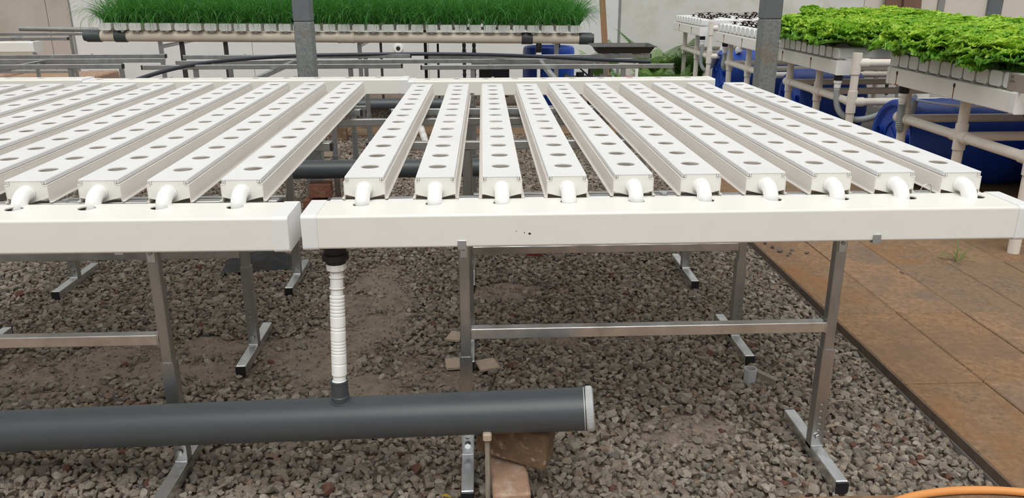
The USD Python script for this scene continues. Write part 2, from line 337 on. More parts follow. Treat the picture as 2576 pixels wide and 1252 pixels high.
for i in range(0, 16): slab(1.47 - (i + 1) * .30, 1.47 - i * .30, 7.1, 7.48, .015)
obj('concrete_ground', bx(1.47, 16.5, 4.78, 9.9, -.03, .03, .004), CONC, pave)

# ------------------------------------------------------------------ walls
wl = thing('wall_back', None, None, kind='structure'); WY = 9.9
def panel(x0, x1, m, name='wall_panel', z1=3.2, y=WY): return obj(name, bx(x0 + .003, x1 - .003, y, y + .04, 0, z1, .003), m, wl)
panel(-9.5, -5.98, WALLB); panel(-5.98, -5.655, WALLB)
for a, b in ((-5.655, -3.2), (-3.2, -.7), (-.7, 2.035)): panel(a, b, WALLW)
for a, b in ((2.06, 4.2), (4.2, 5.6)): panel(a, b, WALLG)
for a, b in ((5.6, 6.70), (6.76, 7.43), (7.62, 10.5), (10.5, 13.4), (13.4, 16.3)): panel(a, b, WALLR)
obj('panel_joint', [bx(2.030, 2.064, WY - .012, WY + .03, 0, 3.2, .003)], SEAM, wl)
obj('panel_post', [bx(6.68, 6.78, WY - .03, WY + .03, 0, 3.2, .004)], SEAM, wl)
obj('panel_post', [bx(7.42, 7.63, WY - .05, WY + .03, 0, 3.2, .004)], COLP, wl)
obj('panel_joint', [bx(-5.668, -5.648, WY - .01, WY + .03, 0, 3.2, .003)], SEAM, wl)
for k, (a, b, t) in enumerate(((5.86, 6.12, .0), (6.13, 6.43, .05))):
    obj('brown_board', mv(bx(-.13, .13, -.015, .015, 0, 2.2, .004), ((a + b) / 2, WY - .14 - .05 * k, .04), ry(-t) @ rx(-.04)), BROWN, None, label=('tall dark brown board leaning on the cream wall, left of two', 'tall dark brown board leaning on the cream wall, right of two')[k], cat='board', group=None)

# ------------------------------------------------------------------ galvanized table frames
ZR = .823                                    # top of the rails that the channels rest on
def sleeve_mesh(x, y, z0, z1, w=.036, t=.003, holes=(), face=-1):
    c = m3.CrossSection([[(-w / 2, -w / 2), (w / 2, -w / 2), (w / 2, w / 2), (-w / 2, w / 2)]])
    i = w / 2 - t; c = c - m3.CrossSection([[(-i, -i), (i, -i), (i, i), (-i, i)]])
    m = c.extrude(z1 - z0).translate((x, y, z0))
    for h in holes:
        m = m - m3.Manifold.cylinder(w * 1.2, .0058, .0058, 14, True).rotate((90, 0, 0)).translate((x, y, h))
    return m
def make_frame(label, loc, group):
    """A table frame about its own middle: three rails, two rows of legs, the stretchers and the beam down the middle."""
    f = thing('table_frame', label, 'table frame', loc, group=group)
    for k, y in enumerate((.03, .83, 1.625)):
        rl = obj('rail', [sq_tube('x', -.872, .872, (y, ZR - .015), .03)], STEEL, f)
        for s in (-1, 1): obj('rail_plug', bx(s * .872, s * .880, y - .0155, y + .0155, ZR - .0305, ZR + .0005, .002), BLACK, rl)
        for bxo in (-.40, .32): obj('bolt_head', lathe([(.0001, 0), (.009, 0), (.009, .006), (.0001, .007)], 6, 'z', (bxo, y, ZR)), STEELB, rl)
    obj('middle_beam', sq_tube('y', .045, 1.61, (0, ZR - .046), .03), STEEL, f)
    for y in (.035, .835, 1.63):
        obj('stretcher', sq_tube('x', -.508, .508, (y, .427 if y < .1 else .408), .031), STEELB, f)
        obj('upper_stretcher', sq_tube('x', -.508, .508, (y, .777 - .018), .026), STEEL, f) if y > 1 else None
        for s in (-1, 1):
            x = s * .523
            lg = obj('leg', sq_tube('z', .06, ZR - .03, (x, y), .0295), STEEL, f)
            obj('sleeve', sleeve_mesh(x, y, .03, .357, holes=[.098 + .0215 * i for i in range(5)]), STEEL, lg)
            obj('foot', sq_tube('y', y - .198, y + .202, (x, .022), .036, .038), STEELB, lg)
            for e in (-.206, .202): obj('foot_plug', bx(x - .0182, x + .0182, y + e, y + e + .005, .0028, .0412, .002), BLACK, lg)
            obj('foot_bolt', lathe([(.0001, 0), (.0095, 0), (.0095, .006), (.0001, .008)], 6, 'y', (x, y - .0265, .074)), STEELB, lg)
            obj('weld', sweep([(x - .017, y - .0185, .0425), (x, y - .0195, .0425), (x + .017, y - .0185, .0425)], .0032, 6), STEELB, lg)
            obj('stretcher_weld', sweep([(x - s * .0155, y - .014, .445), (x - s * .0165, y - .016, .43), (x - s * .0155, y - .014, .411)], .0028, 6), STEELB, lg)
            if y < .1:
                st = obj('strap', [bx(x - .0105, x + .0105, y - .0188, y - .0150, .655, .741, .0012), bx(x - .0105, x + .0105, -.1585, y - .015, .7372, .7402, .001), bx(x - .0105, x + .0105, -.1612, -.1582, .7372, .7615, .001)], STEELB, lg)
                obj('rivet', lathe([(.0001, 0), (.0055, 0), (.0045, .003), (.0001, .0036)], 12, 'y', (x, y - .0224, .682)), CAPG, lg)
    return f
fr = make_frame('galvanized frame under the near table of white channels right of the gap', (.478, 0, 0), 'table frames')
ROW = 2.785
for lab, x, y, dz in (('galvanized frame under the near table of white channels left of the gap', -1.402, 0, 0),
                  ('bare galvanized frame behind the right table, its rails ending by the fern', .490, ROW, .004),
                  ('bare galvanized frame behind the left table, round the grey steel post', -1.392, ROW, .015),
                  ('bare galvanized frame at the left edge of the photo behind the short white gutter', -3.27, ROW, .024),
                  ('farthest bare galvanized frame at the left, beside the black end of the beige pipe', -4.94, 2 * ROW, .034)):
    dup(fr, lab, (x, y, dz), group='table frames')
obj('cross_tube', sq_tube('x', -2.25, 1.32, (1.545, ZR - .046), .03), STEEL, None, label='long galvanized tube under the far ends of the white channels, spanning both near tables', cat='tube')
obj('cross_tube', sq_tube('x', -2.28, 1.20, (ROW + 1.5, ZR - .03), .03), STEEL, None, label='long galvanized tube just under the rear rails of the bare frames, centre', cat='tube')
obj('cross_tube', sq_tube('x', -4.3, -2.36, (ROW + 1.5, ZR - .012), .03), STEEL, None, label='long galvanized tube just under the rear rails at the left edge', cat='tube')

# ------------------------------------------------------------------ white gutters
def rr(w, h, r, n=5):
    P = []
    for cx, cy, a in ((w / 2 - r, h / 2 - r, 0), (-w / 2 + r, h / 2 - r, 1), (-w / 2 + r, -h / 2 + r, 2), (w / 2 - r, -h / 2 + r, 3)):
        for k in range(n + 1):
            t = (a + k / n) * PI / 2; P.append((cx + r * math.cos(t), cy + r * math.sin(t)))
    return m3.CrossSection([P])
def gutter_body(L, holes, d=.153, h=.0855, hy=.045, hr=.0215):
    """along +x from 0, front face at y=0, top at z=0"""
    c = rr(d, h, .007) - rr(d - .007, h - .007, .004)
    m = c.extrude(L).transform(np.array([[0, 0, 1, 0], [1, 0, 0, d / 2], [0, 1, 0, -h / 2]], float))
    for x in holes: m = m - m3.Manifold.cylinder(.03, hr, hr, 28, True).translate((x, d - hy, 0))
    return m
def end_cap(x0, x1, d=.153, h=.0855):
    c = rr(d + .0045, h + .005, .010, 7)
    lo, hi = min(x0, x1), max(x0, x1)
    return c.extrude(hi - lo).transform(np.array([[0, 0, 1, lo], [1, 0, 0, d / 2], [0, 1, 0, -h / 2]], float))
def make_gutter(label, x0, x1, loc, holes, group=None, capw=.036, marks=(), tilt=0.0):
    g = thing('gutter', label, 'gutter', loc, (0, -tilt, 0), group)
    obj('gutter_body', mv(gutter_body(x1 - x0, [h - x0 for h in holes]), (x0, 0, 0)), PVC, g)
    obj('end_cap', end_cap(x0 + .008, x0 - capw + .006), CAPW, g); obj('end_cap', end_cap(x1 - .008, x1 + capw - .006), CAPW, g)
    for a in marks: obj('scuff', a, RUSTD, g)
    return g
# right and left channel geometry, measured
RXF = [-.301, -.115, .059, .232, .409, .589, .765, .940, 1.112, 1.288]; RXB = [-.276, -.094, .072, .243, .405, .587, .765, .929, 1.101, 1.289]
REX = [-.303, -.118, .056, .230, .407, .590, .768, .946, 1.126, 1.309]
LXF = [-2.245, -2.068, -1.89, -1.71, -1.53, -1.349, -1.167, -.983, -.802, -.615]; LXB = [-2.26, -2.075, -1.897, -1.726, -1.54, -1.353, -1.169, -.986, -.804, -.617]
LEX = [-2.243, -2.065, -1.885, -1.705, -1.525, -1.343, -1.160, -.982, -.804, -.616]
ZC = .885
def chip(x, z, s, seed):
    r = np.random.default_rng(seed); a = np.arange(8) * PI / 4
    p = np.stack([x + s * np.cos(a) * r.uniform(.5, 1.2, 8), np.full(8, -.0006), z + s * .7 * np.sin(a) * r.uniform(.5, 1.2, 8)], 1)
    return tm(m3.Manifold.hull_points(np.vstack([p, p + [0, .0008, 0]])))
make_gutter('long white gutter with ten elbows, right of the gap in front', -.405, 1.365, (0, -.157, .8275), REX, marks=[chip(.123, -.052, .004, 1), chip(.110, -.049, .0018, 2), chip(.090, -.045, .0015, 3)])
make_gutter('long white gutter running off the left edge, left of the gap in front', -2.32, -.492, (0, -.176, .8285), LEX, tilt=-.003)
make_gutter('white gutter with open holes at the far end of the right table', -.368, 1.345, (0, ROW - .157, .8315), [-.292, -.121, .048, .219, .386, .555, .724, .894, 1.064, 1.239])
make_gutter('white gutter with open holes at the far end of the left table', -2.185, -.428, (0, ROW - .157, .843), [-2.165, -1.985, -1.81, -1.632, -1.452, -1.282, -1.104, -.926, -.75, -.575], tilt=0)
make_gutter('short visible white gutter with two open holes at the left edge', -4.1, -2.245, (0, ROW - .157, .852), [-3.9, -3.72, -3.55, -3.37, -3.2, -3.02, -2.85, -2.67, -2.49])
make_gutter('small far white gutter end below the farthest rails, at the left edge', -5.7, -3.93, (0, 2 * ROW - .157, .874), [-5.0, -4.5, -4.3, -4.12])

# ------------------------------------------------------------------ growing channels
CL, HY0, HP = 2.025, .122, .1512
def channel_parts():
    w = .1
    lid = sbox(0, 0, w, CL)
    for i in range(13): lid = lid.difference(Point(w / 2, HY0 + HP * i).buffer(.0255, 20))
    L = [mv(extr(lid, .0028), (0, 0, -.0028))]
    for x in (0, w - .0022): L.append(bx(x, x + .0022, 0, CL, -.0115, -.0022, .0009))
    for x in (.0042, w - .0064): L.append(bx(x, x + .0022, 0, CL, -.0105, -.0022, .0006))
    B = []
    for s in (0, 1):
        X = lambda a: a if s == 0 else w - a
        B += [bx(X(-.0042), X(-.0016), 0, CL, -.0575, -.0135, .0008), bx(X(-.0042), X(.0075), 0, CL, -.0155, -.0130, .0006), bx(X(.0062), X(.0085), 0, CL, -.014, -.004, .0005),
              bx(X(-.0105), X(-.0016), 0, CL, -.0608, -.0568, .0012), bx(X(-.0058), X(-.0018), 0, CL, -.0625, -.0560, .0008)]
        # sloping floor
        v = np.array([(X(-.0016), 0, -.0455), (X(.05), 0, -.0590), (X(.05), CL, -.0590), (X(-.0016), CL, -.0455), (X(-.0016), 0, -.0480), (X(.05), 0, -.0612), (X(.05), CL, -.0612), (X(-.0016), CL, -.0480)])
        B.append(tm(m3.Manifold.hull_points(v)))
    pl = Polygon([(-.0016, -.0135), (.0098, -.0135), (.0098, -.0036), (w - .0098, -.0036), (w - .0098, -.0135), (w + .0016, -.0135), (w + .0016, -.0475), (w / 2 + .006, -.0608), (w / 2 - .006, -.0608), (-.0016, -.0475)])
    v, f = extr(pl, .003); v = np.stack([v[:, 0], v[:, 2], v[:, 1]], 1)
    E0 = mv((v, f[:, ::-1]), (0, .0012, 0)); E1 = mv((v, f[:, ::-1]), (0, CL - .0045, 0))
    a = np.linspace(0, PI / 2, 9); er = .036
    pts = [(w / 2, .004, -.0335), (w / 2, -.008, -.0335)] + [(w / 2, -.012 - er * math.sin(t), -.0335 - er + er * math.cos(t)) for t in a] + [(w / 2, -.048, -.082)]
    EL = [sweep(pts, .0192, 24), lathe([(.0192, 0), (.0212, 0), (.0212, .004), (.0192, .006)], 24, 'y', (w / 2, -.0035, -.0335))]
    return L, B, E0, E1, EL
LID, BODY, EP0, EP1, ELB = channel_parts()
LINE = plain('channel_gap', (.30, .29, .28), .7)
def make_channel(label, loc, rot, group):
    c = thing('growing_channel', label, 'growing channel', loc, rot, group)
    obj('channel_body', BODY, PVCB, c); ld = obj('lid', LID, PVCL, c, 30)
    obj('end_plate', EP0, PVC, c); obj('end_plate', EP1, PVC, c)
    obj('elbow', ELB, PIPEW, c, 50)
    return c
ORD = ['first', 'second', 'third', 'fourth', 'fifth', 'sixth', 'seventh', 'eighth', 'ninth', 'tenth', 'eleventh']
proto = None
for side, XF, XB, zf, zb, y0 in (('right', RXF, RXB, ZC, ZC, (.013, .006, .003, .0, .011, .009, .009, .004, .002, -.008)), ('left', LXF, LXB, ZC, .8985, (.01, .01, .01, .01, .01, .01, .014, .014, .0, .002))):
    for k in range(10):
        yaw = -math.atan2(XB[k] - XF[k], CL); pit = math.atan2(zb - zf, CL)
        n = 'rightmost' if (side == 'right' and k == 9) else ORD[k] if side == 'right' else ORD[9 - k]
        lab = (f'white holed channel on the right table, {n} from the gap' if side == 'right' else f'white holed channel on the left table, {n} from the gap')
        if n == 'rightmost': lab = 'white holed channel on the right table, tenth and rightmost'
        o = np.array([XF[k], y0[k], zf]) - rz(yaw) @ np.array([.05, 0, 0])
        if proto is None: proto = make_channel(lab, o, (pit, 0, yaw), 'growing channels')
        else: dup(proto, lab, o, (pit, 0, yaw), 'growing channels')
obj('bent_wire', sweep(spline([(1.17, .02, .826), (1.195, .02, .8265), (1.205, .021, .842), (1.222, .022, .843), (1.226, .021, .8265), (1.20, .0, .8262)], 30), .0013, 6), STEELB, None, label='thin bent steel wire on the rail between the two rightmost channels', cat='wire')
obj('hex_bolt', lathe([(.0001, 0), (.0115, 0), (.0115, .008), (.008, .0085), (.0001, .009)], 6, 'z', (.495, .026, .8232)), STEELB, None, label='hexagonal bolt head on the rail between two right table channels', cat='bolt')

# ------------------------------------------------------------------ drain pipes and their hoses
def drain_pipe(label, p0, p1, r, capped=True, socket=None):
    d = thing('drain_pipe', label, 'pipe'); p0, p1 = np.array(p0, float), np.array(p1, float)
    obj('pipe', sweep([p0, p1], r, 48), GREYP, d, 60)
    t = (p1 - p0) / np.linalg.norm(p1 - p0)
    if capped:
        obj('pipe_cap', [sweep([p1 - t * .0215, p1 - t * .019], r + .001, 48), sweep([p1 - t * .016, p1 + t * .001, p1 + t * .004], [r + .0022, r + .0022, r - .002], 48)], CAPG, d, 40, label='pale grey ribbed end cap')
        a = np.arange(96) * 2 * PI / 96; N = np.cross(t, [0, 0, 1]); N /= np.linalg.norm(N); B = np.cross(t, N); R = []
        for k in a: c = N * math.cos(k) + B * math.sin(k); R.append(sweep([p1 - t * .013 + c * (r + .0022), p1 - t * .001 + c * (r + .0022)], .0011, 5))
        obj('cap_rib', R, CAPG, d, 40)
    if socket is not None:
        s = np.array(socket, float)
        obj('socket', lathe([(.0235, -.02), (.0245, .012), (.0225, .014), (.0225, .050), (.0240, .052), (.0240, .058), (.0205, .058), (.0195, .03), (.0001, .03)], 28, 'z', s), GREYP, d, 40)
        obj('glue_bead', sweep([s + np.array([.0255 * math.cos(k), .0255 * math.sin(k), -.002 - .010 * abs(math.sin(k)) + .006]) for k in np.linspace(0, 2 * PI, 25)], .0028, 6), GREYP, d)
    return d
def hose_axis(x): t = (x + 1.27) / 1.55; return np.array([x, -.05 - .14 * t, .196 + .107 * t])
a0, a1 = hose_axis(-2.7), hose_axis(.287)
sx = -.377; sp = hose_axis(sx); drain_pipe('thick dark grey drain pipe lying across the foreground on bricks', a0, a1, .0565, True, (sx, sp[1], sp[2] + .0565))
def white_hose(label, top, bot, group=None, vertical=True):
    """black outlet under a gutter, white nut and a ribbed white hose"""
    h = thing('drain_hose', label, 'hose', top, group=group)
    obj('outlet', lathe([(.0285, 0), (.0285, -.030), (.034, -.032), (.034, -.047), (.026, -.050), (.026, -.058)][::-1], 10 if False else 24, 'z'), BLACK, h, 30)
    obj('outlet_nut', lathe([(.030, -.050), (.0345, -.048), (.0345, -.034), (.030, -.032)], 10, 'z'), BLACK, h, 20)
    obj('hose_nut', lathe([(.0245, -.076), (.0262, -.075), (.0262, -.060), (.0245, -.058), (.018, -.058)], 10, 'z'), PIPEW, h, 20)
    b = np.array(bot) - np.array(top); a = np.array([0, 0, -.075]); L = np.linalg.norm(b - a); R, Sx = [], []
    z = 0.0; segs = [('c', .02), ('r', .006), ('c', .026), ('r', .004), ('t', .018), ('r', .010), ('r', .010), ('r', .010), ('r', .010), ('r', .010), ('r', .010), ('b', .032), ('r', .010), ('b', .030), ('r', .009), ('r', .009), ('r', .009), ('r', .009), ('b', .030), ('b', .036), ('c', .012), ('b', .03)]
    tot = sum(q[1] for q in segs); base = {'c': .0172, 't': .0160, 'r': .0198, 'b': .0200}
    for k, ln in segs:
        ln *= L / tot
        if k == 'r': R += [.0168, .0198, .0198, .0168]; Sx += [z, z + ln * .25, z + ln * .7, z + ln]
        else: R += [base[k] - .002, base[k], base[k], base[k] - .002]; Sx += [z + ln * .01, z + ln * .08, z + ln * .9, z + ln * .99]
        z += ln
    P = a + np.outer(np.array(Sx) / L, b - a)
    obj('hose', sweep(P, np.array(R), 20), PIPEW, h, 28)
    return h
white_hose('white ribbed drain hose dropping from the front gutter to the grey pipe', (-.371, -.085, .741), (sx, sp[1], sp[2] + .085))
b0, b1 = np.array([-3.1, ROW - .16, .325]), np.array([.03, ROW - .185, .333])
drain_pipe('second dark grey drain pipe, glimpsed between the channels under the far gutter', b0, b1, .0545, True)
white_hose('white ribbed hose glimpsed slanting between the first two right table channels', (-.372, ROW - .085, .741), (-.28, ROW - .17, .385))
drain_pipe('farthest dark grey drain pipe, low behind the bare frames', (-3.4, 5.30, .318), (-.02, 5.30, .326), .050, False)

# ------------------------------------------------------------------ bricks, stake and bits on the bed
def brick(name, label, size, loc, R, mat, seed, group=None, ch=.006):
    v, f = bx(-size[0] / 2, size[0] / 2, -size[1] / 2, size[1] / 2, -size[2] / 2, size[2] / 2, ch)
    for _ in range(4): v, f = trimesh.remesh.subdivide(v, f)
    n = v / np.linalg.norm(v, axis=1)[:, None]; v = v + n * (.007 * (meshkit.fbm(v * 32, 3, seed) - .5))[:, None]
    return obj(name, mv((v, f), loc, R), mat, None, 40, label, 'brick', group)
brick('brick', 'dark weathered brick tilted on another under the end of the front grey pipe', (.205, .085, .125), (.090, -.105, .176), rz(-.40) @ ry(.10) @ rx(.10), BRICKD, 3, ch=.008)
brick('brick', 'pale pinkish brick on the stones below the tilted brick, at the bottom edge', (.098, .20, .066), (.071, -.165, .066), rz(.03) @ rx(.0), BRICKP, 5)
brick('brick', 'lower rusty red brick under the second grey pipe', (.18, .115, .09), (-.945, ROW - .15, .105), rz(-.12), BRICKR, 6)
brick('brick', 'upper rusty red brick right under the second grey pipe', (.13, .10, .085), (-.937, ROW - .155, .205), rz(.06), BRICKR, 8)
brick('brick', 'rust red brick far below the gutter between the third pair of right channels', (.10, .06, .07), (-.115, 2.40, .03), rz(.3), BRICKR, 9)
for x in (-2.6, -1.25, -.30): brick('brick', 'brick standing on end under the farthest grey drain pipe, ' + {-2.6: 'left', -1.25: 'middle', -.30: 'right'}[x], (.11, .16, .285), (x, 5.30, .130), rz(.1), BRICKD, int(x * 10) + 60)
obj('paver_block', mv(bx(-.2, .2, -.11, .11, 0, .075, .012), (-1.36, 4.62, 0), rz(.05)), PALEB, None, label='pale paver block on the stones behind the left channel table', cat='block')
stx = thing('stake', 'short weathered stake with a flat head beside the tilted brick', 'stake', (.011, -.215, 0))
obj('stake_shaft', mv(bx(-.0065, .0065, -.006, .006, -.02, .236, .002), (0, 0, 0), rx(-.03)), STAKE, stx)
obj('stake_head', bx(-.0115, .0115, -.0125, .0115, .232, .255, .004), PALEB, stx)
for k, (x, y, w, lab) in enumerate(((-.105, .925, .030, 'left pale tile scrap by the middle leg, the farther pair'), (.06, .94, .035, 'right pale tile scrap by the middle leg, the farther pair'), (-.10, .68, .036, 'left pale tile scrap under the middle foot, the nearer pair'), (.02, .665, .038, 'right pale tile scrap under the middle foot, the nearer pair'))):
    obj('tile_scrap', mv(bx(-w, w, -.04, .04, 0, .014, .003), (x, y, .004), rz(.2 * k - .3)), PALEB, None, label=lab, cat='tile')
ps = thing('pipe_stub', 'short grey pipe stub standing in the stones near the right front foot', 'pipe', (.967, .525, -.03))
v, f = lathe([(.0185, 0), (.0185, .075), (.0222, .075), (.0222, 0)], 28); obj('stub', (v, f[:, ::-1]), CAPG, ps, 40)
obj('stub_fill', lathe([(.0001, .045), (.0184, .05)], 20), RUST, ps)
obj('flat_bar', [mv(bx(-.011, .011, -.05, .05, .030, .034, .001), (1.018, .505, -.004), rz(.55)), mv(bx(-.011, -.008, -.05, .05, 0, .033, .001), (1.018, .505, -.004), rz(.55))], STAKE, None, label='rusty angle bar offcut lying beside the grey pipe stub', cat='bar')
rc = thing('red_clip', 'small red plastic clip on the stones under the right table', 'clip', (.285, 1.905, .022), (.1, .1, .25))
obj('clip_body', [bx(-.045, -.005, -.016, -.010, 0, .012, .002), bx(-.045, -.005, .010, .016, 0, .012, .002), bx(-.047, -.040, -.016, .016, 0, .012, .002), bx(-.024, -.018, -.016, .016, .002, .010, .001)], REDP, rc)
v, f = lathe([(.010, 0), (.010, .014), (.017, .014), (.017, 0), (.010, 0)], 20, 'z', (.012, 0, 0)); obj('clip_ring', [(v, f[:, ::-1]), bx(.02, .034, -.016, -.008, 0, .013, .002), bx(.02, .034, .008, .016, 0, .013, .002)], REDP, rc)
def leaf_blade(L, w, n=7, curl=.2):
    V, F = [], []
    for i in range(n + 1):
        t = i / n; ww = w * math.sin(PI * min(t * .92 + .06, 1)) ** .7; z = curl * L * math.sin(PI * t)
        V += [(-ww, t * L, z + .15 * ww), (0, t * L, z), (ww, t * L, z + .15 * ww)]
        if i:
            a = 3 * i
            F += [(a - 3, a - 2, a + 1), (a - 3, a + 1, a), (a - 2, a - 1, a + 2), (a - 2, a + 2, a + 1)]
    return np.array(V), np.array(F)
obj('yellow_leaf', mv(leaf_blade(.030, .0045), (-.118, -.148, .018), rz(-1.9) @ ry(.3)), YEL, None, True, label='tiny yellow dead leaf on the stones at the bottom edge', cat='leaf')
obj('black_sheet_scrap', mv(((lambda u, v: (np.stack([u * .34, v * .22, .10 * meshkit.fbm(np.stack([u * 3, v * 3, u * 0], -1), 3, 4) * (1 - (2 * u - 1) ** 4) * (1 - (2 * v - 1) ** 4)], -1).reshape(-1, 3), np.array([(i * 16 + j, (i + 1) * 16 + j, (i + 1) * 16 + j + 1, i * 16 + j + 1) for i in range(23) for j in range(15)])))(*np.meshgrid(np.linspace(0, 1, 24), np.linspace(0, 1, 16), indexing='ij'))), (-1.28, 1.74, .004), rz(.15)), SHEET, None, True, label='crumpled black plastic sheet on the stones beneath the left table', cat='plastic sheet')
for k, (x, y, a, L, lab) in enumerate(((1.16, .30, .12, .085, 'upper dry brown twig right of the front right leg'), (1.09, .15, .02, .06, 'lower dry brown twig right of the front right leg'), (.82, 1.70, .5, .13, 'pale dry stalk tangle beside the back right foot'), (1.02, 1.28, .4, .05, 'short dry stalk behind the middle right leg'))):
    obj('dry_stalk', sweep(spline([(x, y, .024), (x + L * .5 * math.cos(a), y + L * .5 * math.sin(a), .030), (x + L * math.cos(a), y + L * math.sin(a) * .8, .022)], 12), [.0022] * 11 + [.0008], 5), DRY, None, label=lab, cat='stalk')
gt = thing('grass_tuft', 'small green grass tuft growing in a joint of the brown paving', 'grass', (2.40, 1.69, .028))
for k in range(16):
    a = rng.uniform(0, 2 * PI); L = rng.uniform(.06, .15); v, f = leaf_blade(L, .0026, 7, rng.uniform(.05, .35)); obj('blade', mv((v, f), (rng.uniform(-.03, .03), rng.uniform(-.01, .01), 0), rz(a) @ rx(rng.uniform(.0, .55) if k else 1.3)), GRASS, gt, True)
obj('pebble', mv((fine[7][0] * .012, fine[7][1]), (2.03, 1.52, .036)), STONES[7], None, 50, 'lone brown pebble on the paving below the grass tuft', 'pebble')
obj('orange_hose', sweep(spline([(.80, -.55, .042), (1.02, -.315, .042), (1.13, -.252, .042), (1.24, -.226, .042), (1.36, -.222, .042), (1.46, -.235, .042), (1.60, -.28, .042), (1.9, -.42, .042)], 70), .0108, 16), ORANGE, None, 60, 'bright orange hose curving over the paving in the bottom right corner', 'hose')
obj('black_hose', sweep(spline([(-2.10, 3.09, .80), (-1.98, 3.42, .835), (-1.736, 4.00, .838), (-1.409, 4.28, .838), (-1.0, 4.38, .838), (-.625, 4.41, .838), (.151, 4.27, .838), (.721, 3.93, .838), (1.212, 3.66, .838)], 80), .0135, 12), NAVY, None, 60, 'long black pipe bowed across the rails of the bare frames', 'pipe')
# two tall steel posts
for lab, x, y, s in (('tall grey square steel post standing among the bare frames on the left', -1.065, 3.15, .108), ('tall mottled galvanized square post in front of the lettuce tables', 1.672, 2.66, .104)):
    c = thing('steel_post', lab, 'post', (x, y, 0), (0, 0, 0))
    obj('post_shaft', bx(-s / 2, s / 2, -s / 2, s / 2, 0, 1.165 if x > 0 else 1.14, .006), COLST, c)
    obj('post_upper', bx(-s / 2 - .0004, s / 2 + .0004, -s / 2 - .0004, s / 2 + .0004, 1.165 if x > 0 else 1.14, 3.1, .006), COLP, c, label='smooth dark painted upper part')

# ------------------------------------------------------------------ chive table at the back
cp = thing('beige_pipe', 'long beige pipe carrying the chive channels, with black sleeves and end caps', 'pipe')
A, B = np.array([-3.58, 5.8, .9027]), np.array([1.06, 5.8, .8575]); ax = lambda x: A + (B - A) * ((x - A[0]) / (B[0] - A[0]))
PR = .0485
obj('pipe', sweep([A, B], PR, 32), BEIGE, cp, 60)
for x0, x1, m, lab in ((-3.60, -3.47, GREYP, 'dark grey left end cap'), (-3.345, -3.235, GREYP, 'dark grey sleeve'), (.42, .525, GREYP, 'dark grey sleeve'), (.965, 1.085, GREYP, 'dark grey right end cap')):
    obj('sleeve', [sweep([ax(x0), ax(x0 + .002), ax(x1 - .002), ax(x1)], [PR + .001, PR + .006, PR + .006, PR + .001], 32)], m, cp, 30, label=lab)
obj('end_plug', [sweep([ax(1.08), ax(1.105)], PR - .003, 24)] , GREYP, cp, 30)
obj('end_plug', [sweep([ax(-3.625), ax(-3.59)], PR - .003, 24)], GREYP, cp, 30)
obj('socket', sweep([ax(-1.30), ax(-1.285), ax(-1.275), ax(-1.17), ax(-1.16), ax(-1.145)], [PR + .0055, PR + .0055, PR + .003, PR + .003, PR + .0055, PR + .0055], 32), BEIGE, cp, 30)
def rrbox(w, h, r, n=3):
    return rr(w, h, r, n)
chn = []
def nth(n): return f'{n}' + ('th' if 10 < n % 100 < 14 else {1: 'st', 2: 'nd', 3: 'rd'}.get(n % 10, 'th'))
def CHLAB(n): return f'white chive trough on the beige pipe, {nth(n + 1)} from the left'
CHX = [-3.395 + .1352 * k for k in range(33)]
chp = None
def chive_channel():
    c = thing('chive_channel', CHLAB(len(chn)), 'growing channel', (0, 0, 0), group='chive channels')
    m = rrbox(.108, .064, .014).extrude(2.1).transform(np.array([[1, 0, 0, 0], [0, 0, 1, 0], [0, 1, 0, .032]], float))
    obj('trough', m, PVC, c); obj('end_plate', mv(rrbox(.110, .066, .015).extrude(.006).transform(np.array([[1, 0, 0, 0], [0, 0, 1, -.006], [0, 1, 0, .032]], float))), CAPW, c)
    obj('growing_strip', bx(-.03, .03, .03, 2.07, .0635, .0665), SOIL, c)
    obj('outlet', lathe([(.016, -.02), (.016, .004)], 16, 'z', (0, .035, 0)), PIPEW, c)
    return c
for k, x in enumerate(CHX):
    loc = (x, 5.735 + rng.uniform(-.012, .012), ax(x)[2] + PR + .008)
    rot = (.012, 0, rng.uniform(-.006, .006) - .015)
    if chp is None: chp = chive_channel(); UsdGeom.Xform(chp).GetOrderedXformOps()[0].Set(Gf.Vec3d(*loc))
    else: dup(chp, CHLAB(len(chn)), loc, (0, 0, 0), 'chive channels')
    chn.append(x)
# chive blades
def blades(n, bx_, by_, bz_, L, lean, az, w, seg=6, droop=1.0):
    """arching ribbon blades, one row of arrays each"""
    t = np.linspace(0, 1, seg + 1)[None, :]
    th = lean[:, None] + droop[:, None] * t ** 1.6
    ds = (L / seg)[:, None]
    r = np.cumsum(np.sin(th) * ds, 1) - np.sin(th[:, :1]) * ds; z = np.cumsum(np.cos(th) * ds, 1) - np.cos(th[:, :1]) * ds
    px = bx_[:, None] + r * np.cos(az)[:, None]; py = by_[:, None] + r * np.sin(az)[:, None]; pz = bz_[:, None] + z
    tw = rng.uniform(0, PI, n)[:, None]; ww = (w[:, None] * (1 - .85 * t ** 2)) / 2
    dx, dy = np.cos(tw) * ww, np.sin(tw) * ww
    a = np.stack([px - dx, py - dy, pz], -1); b = np.stack([px + dx, py + dy, pz], -1)
    V = np.stack([a, b], 2).reshape(-1, 3); base = (np.arange(n) * (seg + 1) * 2)[:, None] + 2 * np.arange(seg)[None, :]
    base = base.ravel(); F = np.concatenate([np.stack([base, base + 1, base + 3], 1), np.stack([base, base + 3, base + 2], 1)])
    return V, F
bxs, bys, bzs, Ls, le, az, dr = [], [], [], [], [], [], []
